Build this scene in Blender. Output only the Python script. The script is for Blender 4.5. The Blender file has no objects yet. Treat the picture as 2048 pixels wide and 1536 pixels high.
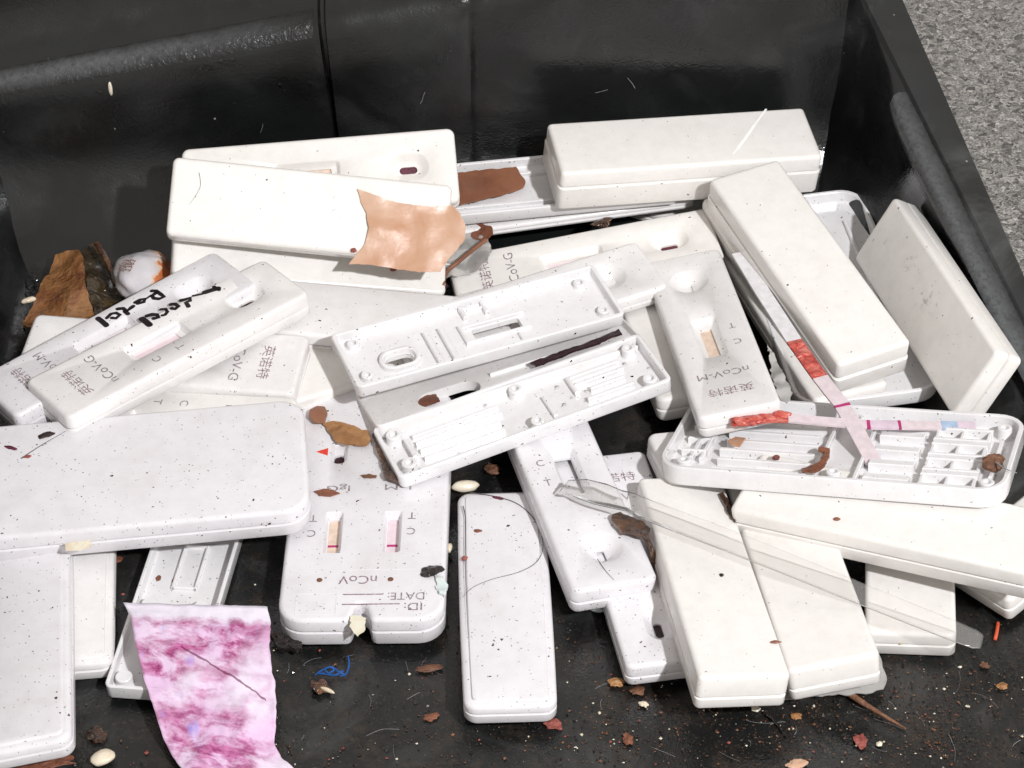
import bpy, bmesh, math, random
from mathutils import Vector, Matrix, Euler, noise
from mathutils.geometry import delaunay_2d_cdt

# ------------------------------------------------------------------ camera, light, exposure
MM = 0.001
scene = bpy.context.scene
col = scene.collection
PITCH = math.radians(41.5)
FPX, DIST = 4870.0, 600.0
FWD = Vector((0, math.cos(PITCH), -math.sin(PITCH)))
RIGHT = Vector((1, 0, 0))
UP = RIGHT.cross(FWD)
CAM = Vector((0, 0, 8)) - FWD * DIST                      # millimetres

cam_data = bpy.data.cameras.new('camera')
cam_data.sensor_width = 36.0
cam_data.lens = FPX / 2048.0 * 36.0
cam_data.clip_start = 0.02
cam_data.clip_end = 20.0
cam = bpy.data.objects.new('camera', cam_data)
col.objects.link(cam)
cam.location = CAM * MM
cam.rotation_euler = (math.radians(90) - PITCH, 0, 0)
scene.camera = cam

world = bpy.data.worlds.new('World')
scene.world = world
world.use_nodes = True
bg = world.node_tree.nodes['Background']
bg.inputs['Color'].default_value = (1.0, 0.94, 0.88, 1)
bg.inputs['Strength'].default_value = 0.52                # dim night street glow

lamp_data = bpy.data.lights.new('torch_lamp', 'AREA')     # a hand torch held to the right of the lens
lamp_data.shape = 'DISK'
lamp_data.size = 0.034
lamp_data.energy = 8.5
lamp_data.color = (0.985, 0.985, 1.0)
lamp = bpy.data.objects.new('torch_lamp', lamp_data)
col.objects.link(lamp)
LAMP = (CAM + RIGHT * 215 + UP * 75 + FWD * 30) * 1.55
lamp.location = LAMP * MM
lamp.rotation_euler = (Vector((0, 0, 0)) - LAMP).to_track_quat('-Z', 'Y').to_euler()

scene.view_settings.view_transform = 'Standard'
scene.view_settings.look = 'None'
scene.view_settings.gamma = 1.0
scene.view_settings.exposure = 0.0
scene.cycles.use_denoising = True
scene.cycles.use_adaptive_sampling = True
scene.cycles.adaptive_threshold = 0.03
scene.cycles.max_bounces = 6
scene.cycles.diffuse_bounces = 3
scene.cycles.glossy_bounces = 3
scene.cycles.transparent_max_bounces = 12
scene.cycles.caustics_reflective = False
scene.cycles.caustics_refractive = False

random.seed(11)
# ------------------------------------------------------------------ materials
def srgb(r, g, b):
    f = lambda c: (c / 255 / 12.92) if c <= 10 else ((c / 255 + 0.055) / 1.055) ** 2.4
    return (f(r), f(g), f(b), 1)

class NT:
    def __init__(self, name):
        self.m = bpy.data.materials.new(name)
        self.m.use_nodes = True
        self.t = self.m.node_tree
        self.p = self.t.nodes['Principled BSDF']
        self.out = self.t.nodes['Material Output']
    def n(self, kind, **kw):
        nd = self.t.nodes.new(kind)
        for k, v in kw.items():
            if k in nd.inputs.keys() if isinstance(k, str) else False:
                nd.inputs[k].default_value = v
            else:
                setattr(nd, k, v)
        return nd
    def l(self, a, b):
        self.t.links.new(a, b)
    def coords(self, scale=1.0, rnd=True):
        tc = self.n('ShaderNodeTexCoord')
        if not rnd:
            return tc.outputs['Object']
        oi = self.n('ShaderNodeObjectInfo')
        mul = self.n('ShaderNodeVectorMath', operation='MULTIPLY_ADD')
        cmb = self.n('ShaderNodeCombineXYZ')
        for i in range(3):
            self.l(oi.outputs['Random'], cmb.inputs[i])
        mul.inputs[1].default_value = (3.1, 1.7, 2.3)
        self.l(cmb.outputs[0], mul.inputs[0])
        self.l(tc.outputs['Object'], mul.inputs[2])
        return mul.outputs[0]
    def noise(self, co, scale, detail=4, rough=0.55, dist=0.0):
        nd = self.n('ShaderNodeTexNoise')
        nd.inputs['Scale'].default_value = scale
        nd.inputs['Detail'].default_value = detail
        nd.inputs['Roughness'].default_value = rough
        nd.inputs['Distortion'].default_value = dist
        self.l(co, nd.inputs['Vector'])
        return nd.outputs['Fac']
    def voro(self, co, scale, feature='F1', out='Distance', rand=1.0):
        nd = self.n('ShaderNodeTexVoronoi', feature=feature)
        nd.inputs['Scale'].default_value = scale
        nd.inputs['Randomness'].default_value = rand
        self.l(co, nd.inputs['Vector'])
        return nd.outputs[out]
    def ramp(self, fac, stops):
        nd = self.n('ShaderNodeValToRGB')
        e = nd.color_ramp.elements
        while len(e) < len(stops):
            e.new(0.5)
        for el, (p, c) in zip(e, stops):
            el.position = p
            el.color = c if isinstance(c, tuple) else (c, c, c, 1)
        self.l(fac, nd.inputs['Fac'])
        return nd.outputs['Color']
    def mix(self, fac, a, b, mode='MIX'):
        nd = self.n('ShaderNodeMix', data_type='RGBA', blend_type=mode)
        for s, v in ((nd.inputs[0], fac), (nd.inputs[6], a), (nd.inputs[7], b)):
            if hasattr(v, 'links') or hasattr(v, 'is_linked'):
                self.l(v, s)
            else:
                s.default_value = v
        return nd.outputs[2]
    def math(self, op, a, b=0.0):
        nd = self.n('ShaderNodeMath', operation=op)
        for s, v in ((nd.inputs[0], a), (nd.inputs[1], b)):
            if hasattr(v, 'is_linked'):
                self.l(v, s)
            else:
                s.default_value = v
        return nd.outputs[0]
    def bump(self, h, strength=0.3, dist=0.0005):
        nd = self.n('ShaderNodeBump')
        nd.inputs['Strength'].default_value = strength
        nd.inputs['Distance'].default_value = dist
        self.l(h, nd.inputs['Height'])
        self.l(nd.outputs[0], self.p.inputs['Normal'])
        return nd
    def base(self, c):
        if hasattr(c, 'is_linked'):
            self.l(c, self.p.inputs['Base Color'])
        else:
            self.p.inputs['Base Color'].default_value = c
    def set(self, **kw):
        for k, v in kw.items():
            k = k.replace('_', ' ')
            s = self.p.inputs[k]
            if hasattr(v, 'is_linked'):
                self.l(v, s)
            else:
                s.default_value = v
        return self

def white_plastic(name, tone, specks, smudge, rough=0.24):
    t = NT(name)
    co = t.coords()
    # pepper-like grit: voronoi cells, only some of them carry a speck, each of its own size
    v = t.n('ShaderNodeTexVoronoi'); v.inputs['Scale'].default_value = 620
    warp = t.n('ShaderNodeVectorMath', operation='MULTIPLY_ADD')
    nz = t.n('ShaderNodeTexNoise'); nz.inputs['Scale'].default_value = 900; nz.inputs['Detail'].default_value = 2
    t.l(co, nz.inputs['Vector'])
    warp.inputs[1].default_value = (0.0013,) * 3
    t.l(nz.outputs['Color'], warp.inputs[0]); t.l(co, warp.inputs[2])
    t.l(warp.outputs[0], v.inputs['Vector'])
    sep = t.n('ShaderNodeSeparateColor'); t.l(v.outputs['Color'], sep.inputs[0])
    size = t.math('MULTIPLY', t.math('MAXIMUM', t.math('SUBTRACT', sep.outputs[0], 1.0 - specks), 0.0), 0.24 / specks)
    clump = t.ramp(t.noise(co, 70, 3), [(0.38, 0.25), (0.62, 1.0)])
    size = t.math('MULTIPLY', size, clump)
    dot = t.math('LESS_THAN', v.outputs['Distance'], size)
    # finer dust
    f = t.n('ShaderNodeTexVoronoi'); f.inputs['Scale'].default_value = 1300
    t.l(warp.outputs[0], f.inputs['Vector'])
    sp2 = t.n('ShaderNodeSeparateColor'); t.l(f.outputs['Color'], sp2.inputs[0])
    fine = t.math('LESS_THAN', f.outputs['Distance'], t.math('MULTIPLY', t.math('MAXIMUM', t.math('SUBTRACT', sp2.outputs[1], 1.0 - specks), 0.0), 0.26 / specks))
    fine = t.math('MULTIPLY', fine, 0.7)
    sm = t.ramp(t.noise(co, 55, 4, 0.65, 0.6), [(0.44, 0.0), (0.78, 1.0)])
    sm = t.math('MULTIPLY', sm, smudge)
    grime = srgb(164, 150, 138)
    base = t.mix(sm, tone, grime)
    mot = t.ramp(t.noise(co, 260, 3, 0.7), [(0.32, (0.945, 0.94, 0.94, 1)), (0.6, (1, 1, 1, 1))])
    base = t.mix(1.0, base, mot, 'MULTIPLY')
    dirt = t.mix(sep.outputs[2], srgb(34, 26, 30), srgb(96, 62, 46))
    base = t.mix(fine, base, srgb(80, 72, 74))
    base = t.mix(dot, base, dirt)
    t.base(base)
    t.set(Roughness=rough)
    t.set(Specular_IOR_Level=0.5)
    t.bump(t.noise(co, 300, 3, 0.7), 0.16, 0.0003)
    return t.m

WARM = srgb(236, 233, 229)
COOL = srgb(228, 226, 229)
M = {}
M['warm'] = white_plastic('ivory_white_plastic', WARM, 0.06, 0.06)
M['cool'] = white_plastic('cool_white_plastic', COOL, 0.36, 0.12)
M['mid'] = white_plastic('white_plastic', srgb(233, 231, 230), 0.20, 0.10)
M['tray'] = white_plastic('glossy_white_plastic', srgb(232, 231, 232), 0.26, 0.12, 0.16)

def flat(name, c, rough=0.5, var=0.15, scale=300, bump=0.0, spec=0.4):
    t = NT(name)
    co = t.coords()
    dark = tuple(x * (1 - var) for x in c[:3]) + (1,)
    lite = tuple(min(1, x * (1 + var)) for x in c[:3]) + (1,)
    t.base(t.ramp(t.noise(co, scale, 4), [(0.35, dark), (0.65, lite)]))
    t.set(Roughness=rough, Specular_IOR_Level=spec)
    if bump:
        t.bump(t.noise(co, scale * 2, 4), bump, 0.0004)
    return t.m

def ink(name, c, wear):
    t = NT(name)
    co = t.coords()
    t.base(t.mix(t.ramp(t.noise(co, 1500, 4, 0.7), [(0.45, 0.0), (0.75, wear)]), c, srgb(214, 206, 208)))
    t.set(Roughness=0.5)
    return t.m
M['ink'] = ink('grey_print_ink', srgb(122, 110, 116), 0.85)
M['ink_dark'] = ink('grey_violet_print_ink', srgb(128, 102, 114), 0.75)
M['marker'] = flat('black_marker_ink', srgb(24, 14, 22), 0.35, 0.5, 500)
M['red_print'] = flat('red_print', srgb(226, 66, 48), 0.5, 0.08)
M['magenta'] = flat('magenta_line', srgb(176, 52, 112), 0.6, 0.12, 800)
M['membrane'] = flat('strip_membrane', srgb(226, 208, 214), 0.6, 0.06, 600)
M['membrane_tan'] = flat('tan_strip_membrane', srgb(222, 200, 182), 0.6, 0.10, 600)
M['strip_pink'] = flat('pink_strip', srgb(214, 200, 204), 0.55, 0.07, 500, 0.1)
M['strip_white'] = flat('white_strip_pad', srgb(222, 220, 222), 0.6, 0.08, 500, 0.2)
M['strip_blue'] = flat('blue_strip_mark', srgb(164, 184, 208), 0.6, 0.15, 300)
M['strip_lilac'] = flat('lilac_strip_pad', srgb(208, 190, 202), 0.6, 0.10, 400, 0.2)
M['blood'] = flat('dark_blood_pad', srgb(92, 40, 56), 0.45, 0.35, 900, 0.4)
M['dark'] = flat('dark_wet_pad', srgb(48, 22, 30), 0.3, 0.4, 900, 0.3)
M['fleck'] = flat('dark_dirt', srgb(46, 32, 30), 0.4, 0.5, 900, 0.6)

t = NT('red_pad'); co = t.coords()
t.base(t.ramp(t.noise(co, 420, 5, 0.6, 0.8), [(0.3, srgb(140, 44, 42)), (0.5, srgb(192, 84, 74)), (0.72, srgb(214, 138, 124))]))
t.set(Roughness=0.22); t.bump(t.noise(co, 700, 4), 0.7, 0.0006); M['red_pad'] = t.m

def leafy(name, stops, scale, rough, bumpS, dist=0.001, coat=0.0, sss=0.0):
    t = NT(name); co = t.coords()
    t.base(t.ramp(t.noise(co, scale, 6, 0.62, 0.7), stops))
    t.set(Roughness=rough, Coat_Weight=coat, Coat_Roughness=0.08)
    if sss:
        t.set(Subsurface_Weight=sss, Subsurface_Scale=0.002)
    t.bump(t.math('ADD', t.noise(co, scale * 2.2, 5), t.math('MULTIPLY', t.noise(co, scale * 9, 3), 0.35)), bumpS, dist)
    return t.m
M['skin'] = leafy('peach_scrap', [(0.32, srgb(180, 128, 94)), (0.48, srgb(194, 154, 126)), (0.60, srgb(202, 168, 144)), (0.74, srgb(210, 188, 172))], 42, 0.36, 0.30, 0.0006, 0.06, 0.0)
M['leaf'] = leafy('brown_wet_leaf', [(0.25, srgb(86, 54, 34)), (0.46, srgb(160, 112, 68)), (0.60, srgb(138, 88, 52)), (0.78, srgb(84, 46, 48))], 85, 0.16, 0.8, 0.0018, 0.9)
M['olive'] = leafy('dark_olive_wet_leaf', [(0.3, srgb(26, 20, 14)), (0.55, srgb(64, 50, 28)), (0.8, srgb(128, 106, 58))], 90, 0.12, 0.8, 0.002, 0.9)
M['tape'] = leafy('brown_tape', [(0.25, srgb(104, 64, 46)), (0.5, srgb(142, 94, 70)), (0.8, srgb(164, 114, 86))], 55, 0.35, 0.3, 0.0008, 0.2)
M['crumb'] = leafy('brown_crumb', [(0.25, srgb(72, 46, 34)), (0.5, srgb(118, 80, 58)), (0.8, srgb(154, 114, 84))], 260, 0.5, 0.9, 0.001, 0.1)
M['ochre'] = leafy('ochre_scrap', [(0.25, srgb(116, 76, 44)), (0.5, srgb(164, 118, 74)), (0.8, srgb(188, 148, 102))], 150, 0.45, 0.7, 0.001, 0.1)
M['rust'] = leafy('rust_orange_scrap', [(0.25, srgb(86, 50, 36)), (0.5, srgb(128, 78, 56)), (0.8, srgb(158, 106, 80))], 200, 0.5, 0.7, 0.001, 0.08)
M['dark_brown'] = leafy('dark_brown_gunk', [(0.25, srgb(36, 22, 16)), (0.5, srgb(76, 48, 32)), (0.8, srgb(140, 96, 60))], 220, 0.15, 0.9, 0.0015, 0.8)
M['red_scrap'] = leafy('red_scrap', [(0.25, srgb(92, 40, 40)), (0.5, srgb(150, 76, 68)), (0.8, srgb(180, 118, 104))], 300, 0.5, 0.8, 0.001, 0.1)
M['grain'] = leafy('pale_grain', [(0.3, srgb(214, 196, 168)), (0.6, srgb(236, 226, 206)), (0.8, srgb(240, 234, 222))], 200, 0.35, 0.2, 0.0004, 0.3, 0.1)
M['bluish_grain'] = leafy('translucent_grain', [(0.3, srgb(196, 208, 206)), (0.7, srgb(226, 234, 232))], 200, 0.25, 0.2, 0.0004, 0.3, 0.2)
M['black_gunk'] = leafy('black_gunk', [(0.3, srgb(14, 12, 12)), (0.6, srgb(40, 32, 30)), (0.8, srgb(72, 58, 48))], 300, 0.25, 0.9, 0.002, 0.5)
M['thread'] = flat('blue_thread', srgb(36, 84, 150), 0.4, 0.25, 500)
M['orange_thread'] = flat('orange_thread', srgb(214, 96, 64), 0.4, 0.2, 500)
M['hair'] = flat('dark_hair', srgb(78, 70, 74), 0.4, 0.2, 500)
M['chalk'] = flat('chalk_white', srgb(248, 248, 247), 0.8, 0.03, 900)
M['grey_grit'] = flat('grey_grit', srgb(112, 108, 104), 0.6, 0.45, 420, 0.9)
M['lint'] = flat('pale_lint', srgb(150, 150, 152), 0.6, 0.2, 500)

# egg-like wad: white with an orange stain on one side
t = NT('white_orange_wad'); co = t.coords(rnd=False)
gr = t.n('ShaderNodeSeparateXYZ'); t.l(co, gr.inputs[0])
side = t.math('ADD', t.math('MULTIPLY', gr.outputs[0], 110.0), t.noise(co, 260, 5, 0.6))
st = t.ramp(side, [(0.80, srgb(214, 210, 214)), (0.95, srgb(220, 184, 152)), (1.15, srgb(200, 116, 70))])
t.base(st); t.set(Roughness=0.2, Coat_Weight=0.5, Subsurface_Weight=0.1, Subsurface_Scale=0.002)
t.bump(t.noise(co, 300, 4), 0.3, 0.001); M['wad'] = t.m

# stained tissue paper: purple dye blotches and dark creases
t = NT('purple_stained_paper'); co = t.coords(rnd=False)
tc = t.n('ShaderNodeTexCoord')
uv = tc.outputs['UV']
su = t.n('ShaderNodeSeparateXYZ'); t.l(uv, su.inputs[0])
mp = t.n('ShaderNodeMapping'); mp.inputs['Rotation'].default_value = (0, 0, math.radians(-32)); mp.inputs['Scale'].default_value = (1.7, 5.6, 1)
t.l(uv, mp.inputs['Vector'])
big = t.noise(co, 46, 4, 0.55, 0.5)
streak = t.noise(mp.outputs[0], 1.8, 6, 0.66, 0.5)
fine_ = t.noise(mp.outputs[0], 4.6, 6, 0.74, 0.3)
st1 = t.ramp(big, [(0.34, 0.08), (0.54, 1.0)])
st2 = t.ramp(streak, [(0.42, 0.0), (0.58, 1.0)])
st3 = t.ramp(fine_, [(0.42, 0.0), (0.58, 1.0)])
wobble = t.noise(uv, 9, 3)
clean = t.ramp(t.math('ADD', su.outputs[1], t.math('MULTIPLY', t.math('SUBTRACT', wobble, 0.5), 0.10)), [(0.08, 0.0), (0.13, 1.0)])   # the top hem stayed clean
edge = t.ramp(su.outputs[0], [(0.0, 0.6), (0.10, 1.0), (0.80, 0.9), (0.97, 0.3)])
heavy = t.ramp(su.outputs[1], [(0.12, 1.0), (0.34, 0.9), (0.50, 0.6), (0.75, 0.8)])
amt = t.math('MULTIPLY', t.math('MULTIPLY', clean, edge), t.math('MULTIPLY', heavy, st1))
c = t.mix(t.math('MULTIPLY', st1, t.math('MULTIPLY', clean, 0.42)), srgb(228, 221, 234), srgb(200, 108, 184))
c = t.mix(t.math('MULTIPLY', st2, t.math('MULTIPLY', amt, 0.9)), c, srgb(178, 34, 124))
c = t.mix(t.math('MULTIPLY', t.math('MULTIPLY', st3, st2), t.math('MULTIPLY', amt, 1.0)), c, srgb(124, 12, 80))
# one dark crease running down to the right
ln = t.math('SUBTRACT', t.math('SUBTRACT', su.outputs[1], t.math('MULTIPLY', su.outputs[0], 0.42)), 0.10)
ln = t.math('ABSOLUTE', t.math('ADD', ln, t.math('MULTIPLY', t.math('SUBTRACT', t.noise(uv, 14, 4), 0.5), 0.03)))
on = t.math('MULTIPLY', t.math('LESS_THAN', ln, 0.006), t.math('MULTIPLY', t.math('GREATER_THAN', su.outputs[0], 0.34), t.math('LESS_THAN', su.outputs[0], 0.92)))
c = t.mix(t.math('MULTIPLY', on, 0.75), c, srgb(104, 20, 66))
bl = t.math('MULTIPLY', t.ramp(t.noise(uv, 5.0, 2, 0.5), [(0.60, 0.0), (0.70, 0.7)]), t.math('MULTIPLY', clean, t.math('LESS_THAN', su.outputs[0], 0.42)))
c = t.mix(bl, c, srgb(150, 142, 222))
t.base(c); t.set(Roughness=0.7, Specular_IOR_Level=0.3)
t.bump(t.math('ADD', t.noise(co, 150, 4, 0.6, 0.8), t.math('MULTIPLY', t.noise(co, 900, 2), 0.15)), 0.30, 0.0012); M['paper'] = t.m

# black dustpan plastic (walls): glossy, scuffed, fine leather grain
def pan_mat(name, dirt, dust, rough):
    t = NT(name); co = t.coords(rnd=False)
    b = t.ramp(t.noise(co, 40, 5), [(0.3, srgb(15, 16, 16)), (0.7, srgb(29, 31, 31))])
    scuff = t.math('MULTIPLY', t.ramp(t.noise(co, 28, 5, 0.68, 1.0), [(0.52, 0.0), (0.80, 1.0)]), dust)
    b = t.mix(scuff, b, srgb(120, 122, 122))
    v = t.n('ShaderNodeTexVoronoi'); v.inputs['Scale'].default_value = 380; t.l(co, v.inputs['Vector'])
    sp = t.n('ShaderNodeSeparateColor'); t.l(v.outputs['Color'], sp.inputs[0])
    dot = t.math('LESS_THAN', v.outputs['Distance'], t.math('MULTIPLY', t.math('MAXIMUM', t.math('SUBTRACT', sp.outputs[0], 0.955), 0.0), 2.6))
    b = t.mix(t.math('MULTIPLY', dot, 0.8), b, srgb(150, 148, 142))
    if dirt:
        d1 = t.ramp(t.noise(co, 90, 5, 0.68, 0.5), [(0.45, 0.0), (0.68, 1.0)])
        d2 = t.ramp(t.noise(co, 420, 5, 0.7), [(0.40, 0.0), (0.66, 1.0)])
        b = t.mix(t.math('MULTIPLY', t.math('MULTIPLY', d1, d2), dirt), b, srgb(60, 50, 42))
        d3 = t.ramp(t.noise(co, 1400, 3, 0.7), [(0.60, 0.0), (0.72, 0.6)])
        b = t.mix(t.math('MULTIPLY', d3, dirt), b, srgb(92, 80, 70))
    t.base(b)
    wet = t.ramp(t.noise(co, 60, 4), [(0.35, rough - 0.10), (0.65, rough + 0.14)])
    t.set(Roughness=wet, Specular_IOR_Level=0.65)
    h = t.math('ADD', t.math('MULTIPLY', t.noise(co, 1600, 2), 0.35), t.math('MULTIPLY', t.noise(co, 90, 5, 0.6), 1.0))
    t.bump(h, 0.35, 0.0005 if not dirt else 0.0009)
    return t.m
def highlight_mat():
    # highlight painted in grey on moulded edges: strongest on the crest (mesh UV v = 0.5), fading out along its length
    t = NT('painted_highlight_plastic'); co = t.coords(rnd=False)
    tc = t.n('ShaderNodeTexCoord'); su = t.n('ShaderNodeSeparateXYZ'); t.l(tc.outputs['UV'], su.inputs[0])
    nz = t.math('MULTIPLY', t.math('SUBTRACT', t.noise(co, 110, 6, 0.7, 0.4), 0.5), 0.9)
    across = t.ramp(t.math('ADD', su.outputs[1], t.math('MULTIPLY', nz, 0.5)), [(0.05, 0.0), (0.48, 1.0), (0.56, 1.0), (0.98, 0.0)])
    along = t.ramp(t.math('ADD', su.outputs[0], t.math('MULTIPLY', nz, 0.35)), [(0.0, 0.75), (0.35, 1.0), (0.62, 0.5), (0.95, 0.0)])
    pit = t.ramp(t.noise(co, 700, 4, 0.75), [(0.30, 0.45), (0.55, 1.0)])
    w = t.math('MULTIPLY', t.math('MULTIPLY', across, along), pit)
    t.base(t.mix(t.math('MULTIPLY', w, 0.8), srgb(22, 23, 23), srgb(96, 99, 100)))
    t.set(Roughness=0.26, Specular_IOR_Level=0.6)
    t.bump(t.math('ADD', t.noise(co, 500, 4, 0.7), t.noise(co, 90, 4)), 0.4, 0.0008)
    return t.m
M['pan_highlight'] = highlight_mat()
M['pan_wall'] = pan_mat('black_glossy_plastic', 0.0, 0.12, 0.20)
M['pan_side'] = pan_mat('scuffed_black_plastic', 0.0, 0.40, 0.20)
M['pan_rim'] = pan_mat('matt_black_plastic', 0.0, 0.35, 0.55)
M['pan_floor'] = pan_mat('dirty_black_plastic', 0.95, 0.25, 0.24)

# asphalt: pale aggregate in grey binder
t = NT('asphalt'); co = t.coords(rnd=False)
cells = t.n('ShaderNodeTexVoronoi'); cells.inputs['Scale'].default_value = 800
wob = t.n('ShaderNodeVectorMath', operation='MULTIPLY_ADD'); wn_ = t.n('ShaderNodeTexNoise'); wn_.inputs['Scale'].default_value = 350; t.l(co, wn_.inputs['Vector'])
wob.inputs[1].default_value = (0.004,) * 3; t.l(wn_.outputs['Color'], wob.inputs[0]); t.l(co, wob.inputs[2]); t.l(wob.outputs[0], cells.inputs['Vector'])
sc_ = t.n('ShaderNodeSeparateColor'); t.l(cells.outputs['Color'], sc_.inputs[0])
stone = t.ramp(sc_.outputs[0], [(0.0, srgb(104, 103, 101)), (0.3, srgb(158, 155, 152)), (0.8, srgb(192, 188, 184)), (1.0, srgb(226, 222, 217))])
fine_ = t.ramp(t.noise(co, 1500, 4, 0.75), [(0.36, (0.40, 0.40, 0.39, 1)), (0.62, (1.2, 1.2, 1.19, 1))])
b = t.mix(1.0, stone, fine_, 'MULTIPLY')
b = t.mix(t.ramp(t.noise(co, 330, 5, 0.7), [(0.54, 0.0), (0.68, 0.7)]), b, srgb(104, 100, 96))
b = t.mix(t.ramp(t.noise(co, 420, 3, 0.7), [(0.68, 0.0), (0.74, 0.8)]), b, srgb(222, 216, 206))
t.base(b); t.set(Roughness=0.7)
t.bump(t.math('ADD', t.noise(co, 420, 5, 0.7), t.math('MULTIPLY', t.noise(co, 1500, 3), 0.4)), 1.0, 0.0022); M['asphalt'] = t.m

# clear, thin plastic: see-through with a Fresnel sheen
def clear(name, tint, milk, rough, wav=0.35):
    t = NT(name)
    tr = t.n('ShaderNodeBsdfTransparent'); tr.inputs[0].default_value = tint
    df = t.p; t.base(srgb(228, 226, 222)); t.set(Roughness=rough, Specular_IOR_Level=0.6)
    gl = t.n('ShaderNodeBsdfGlossy'); gl.inputs['Roughness'].default_value = rough; gl.inputs[0].default_value = (1, 1, 1, 1)
    fr = t.n('ShaderNodeFresnel'); fr.inputs[0].default_value = 1.38
    m1 = t.n('ShaderNodeMixShader'); m1.inputs[0].default_value = milk
    t.l(tr.outputs[0], m1.inputs[1]); t.l(df.outputs[0], m1.inputs[2])
    m2 = t.n('ShaderNodeMixShader'); t.l(fr.outputs[0], m2.inputs[0])
    t.l(m1.outputs[0], m2.inputs[1]); t.l(gl.outputs[0], m2.inputs[2])
    t.l(m2.outputs[0], t.out.inputs['Surface'])
    co = t.coords(); bp = t.bump(t.noise(co, 150, 4), wav, 0.0008)
    t.l(bp.outputs[0], gl.inputs['Normal']); t.l(bp.outputs[0], fr.inputs['Normal'])
    return t.m
M['clear'] = clear('clear_dropper_plastic', (0.995, 0.992, 0.99, 1), 0.11, 0.07, 0.05)
M['clear'].node_tree.nodes['Fresnel'].inputs[0].default_value = 1.22
M['film'] = clear('grimy_clear_film', (0.985, 0.975, 0.965, 1), 0.42, 0.16)
M['water_glint'] = clear('water_glint', (1, 1, 1, 1), 0.0, 0.04)
M['water'] = clear('water', (1, 1, 1, 1), 0.0, 0.05)
M['water'].node_tree.nodes['Fresnel'].inputs[0].default_value = 1.07
# ------------------------------------------------------------------ mesh helpers (all in millimetres)
def mesh_obj(name, verts, faces, mat, parent=None, smooth=40, uvs=None):
    me = bpy.data.meshes.new(name)
    me.from_pydata([tuple(c * MM for c in v) for v in verts], [], faces)
    me.update()
    if uvs:
        lay = me.uv_layers.new(name='UVMap')
        for lp in me.loops:
            lay.data[lp.index].uv = uvs[lp.vertex_index]
    bm = bmesh.new(); bm.from_mesh(me)
    bmesh.ops.recalc_face_normals(bm, faces=bm.faces)
    bm.to_mesh(me); bm.free()
    for p in me.polygons:
        p.use_smooth = True
    me.set_sharp_from_angle(angle=math.radians(smooth))
    me.materials.append(mat)
    o = bpy.data.objects.new(name, me)
    col.objects.link(o)
    if parent is not None:
        o.parent = parent
    return o

def empty(name, loc, rot=(0, 0, 0)):
    e = bpy.data.objects.new(name, None)
    e.empty_display_size = 0.01
    col.objects.link(e)
    e.location = Vector(loc) * MM
    e.rotation_euler = rot
    return e

def tag(o, label, cat, group=None):
    o['label'] = label
    o['category'] = cat
    if group:
        o['group'] = group
    return o

def rrect(L, W, r, n=6, cx=0, cy=0):
    r = min(r, L / 2 - 1e-3, W / 2 - 1e-3)
    out = []
    for sx, sy, a0 in ((1, 1, 0), (-1, 1, 90), (-1, -1, 180), (1, -1, 270)):
        for i in range(n + 1):
            a = math.radians(a0 + 90 * i / n)
            out.append((cx + sx * (L / 2 - r) + r * math.cos(a), cy + sy * (W / 2 - r) + r * math.sin(a)))
    return out

def densify(loop, step):
    out = []
    for i, a in enumerate(loop):
        b = loop[(i + 1) % len(loop)]
        d = math.dist(a, b); k = max(1, int(d / step))
        for j in range(k):
            out.append((a[0] + (b[0] - a[0]) * j / k, a[1] + (b[1] - a[1]) * j / k))
    return out

def offset(loop, d):
    n = len(loop); out = []
    if abs(d) < 1e-9:
        return list(loop)
    for i in range(n):
        p, q, s = loop[i - 1], loop[i], loop[(i + 1) % n]
        e1 = Vector((q[0] - p[0], q[1] - p[1])); e2 = Vector((s[0] - q[0], s[1] - q[1]))
        if e1.length < 1e-9: e1 = e2
        if e2.length < 1e-9: e2 = e1
        e1.normalize(); e2.normalize()
        n1 = Vector((-e1.y, e1.x)); n2 = Vector((-e2.y, e2.x))
        m = n1 + n2
        m = m / max(m.length_squared / 2, 0.35)
        out.append((q[0] + m.x * d, q[1] + m.y * d))
    return out

def inside(pt, loop):
    x, y = pt; c = False; n = len(loop)
    for i in range(n):
        x1, y1 = loop[i]; x2, y2 = loop[i - 1]
        if (y1 > y) != (y2 > y) and x < (x2 - x1) * (y - y1) / (y2 - y1) + x1:
            c = not c
    return c

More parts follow.
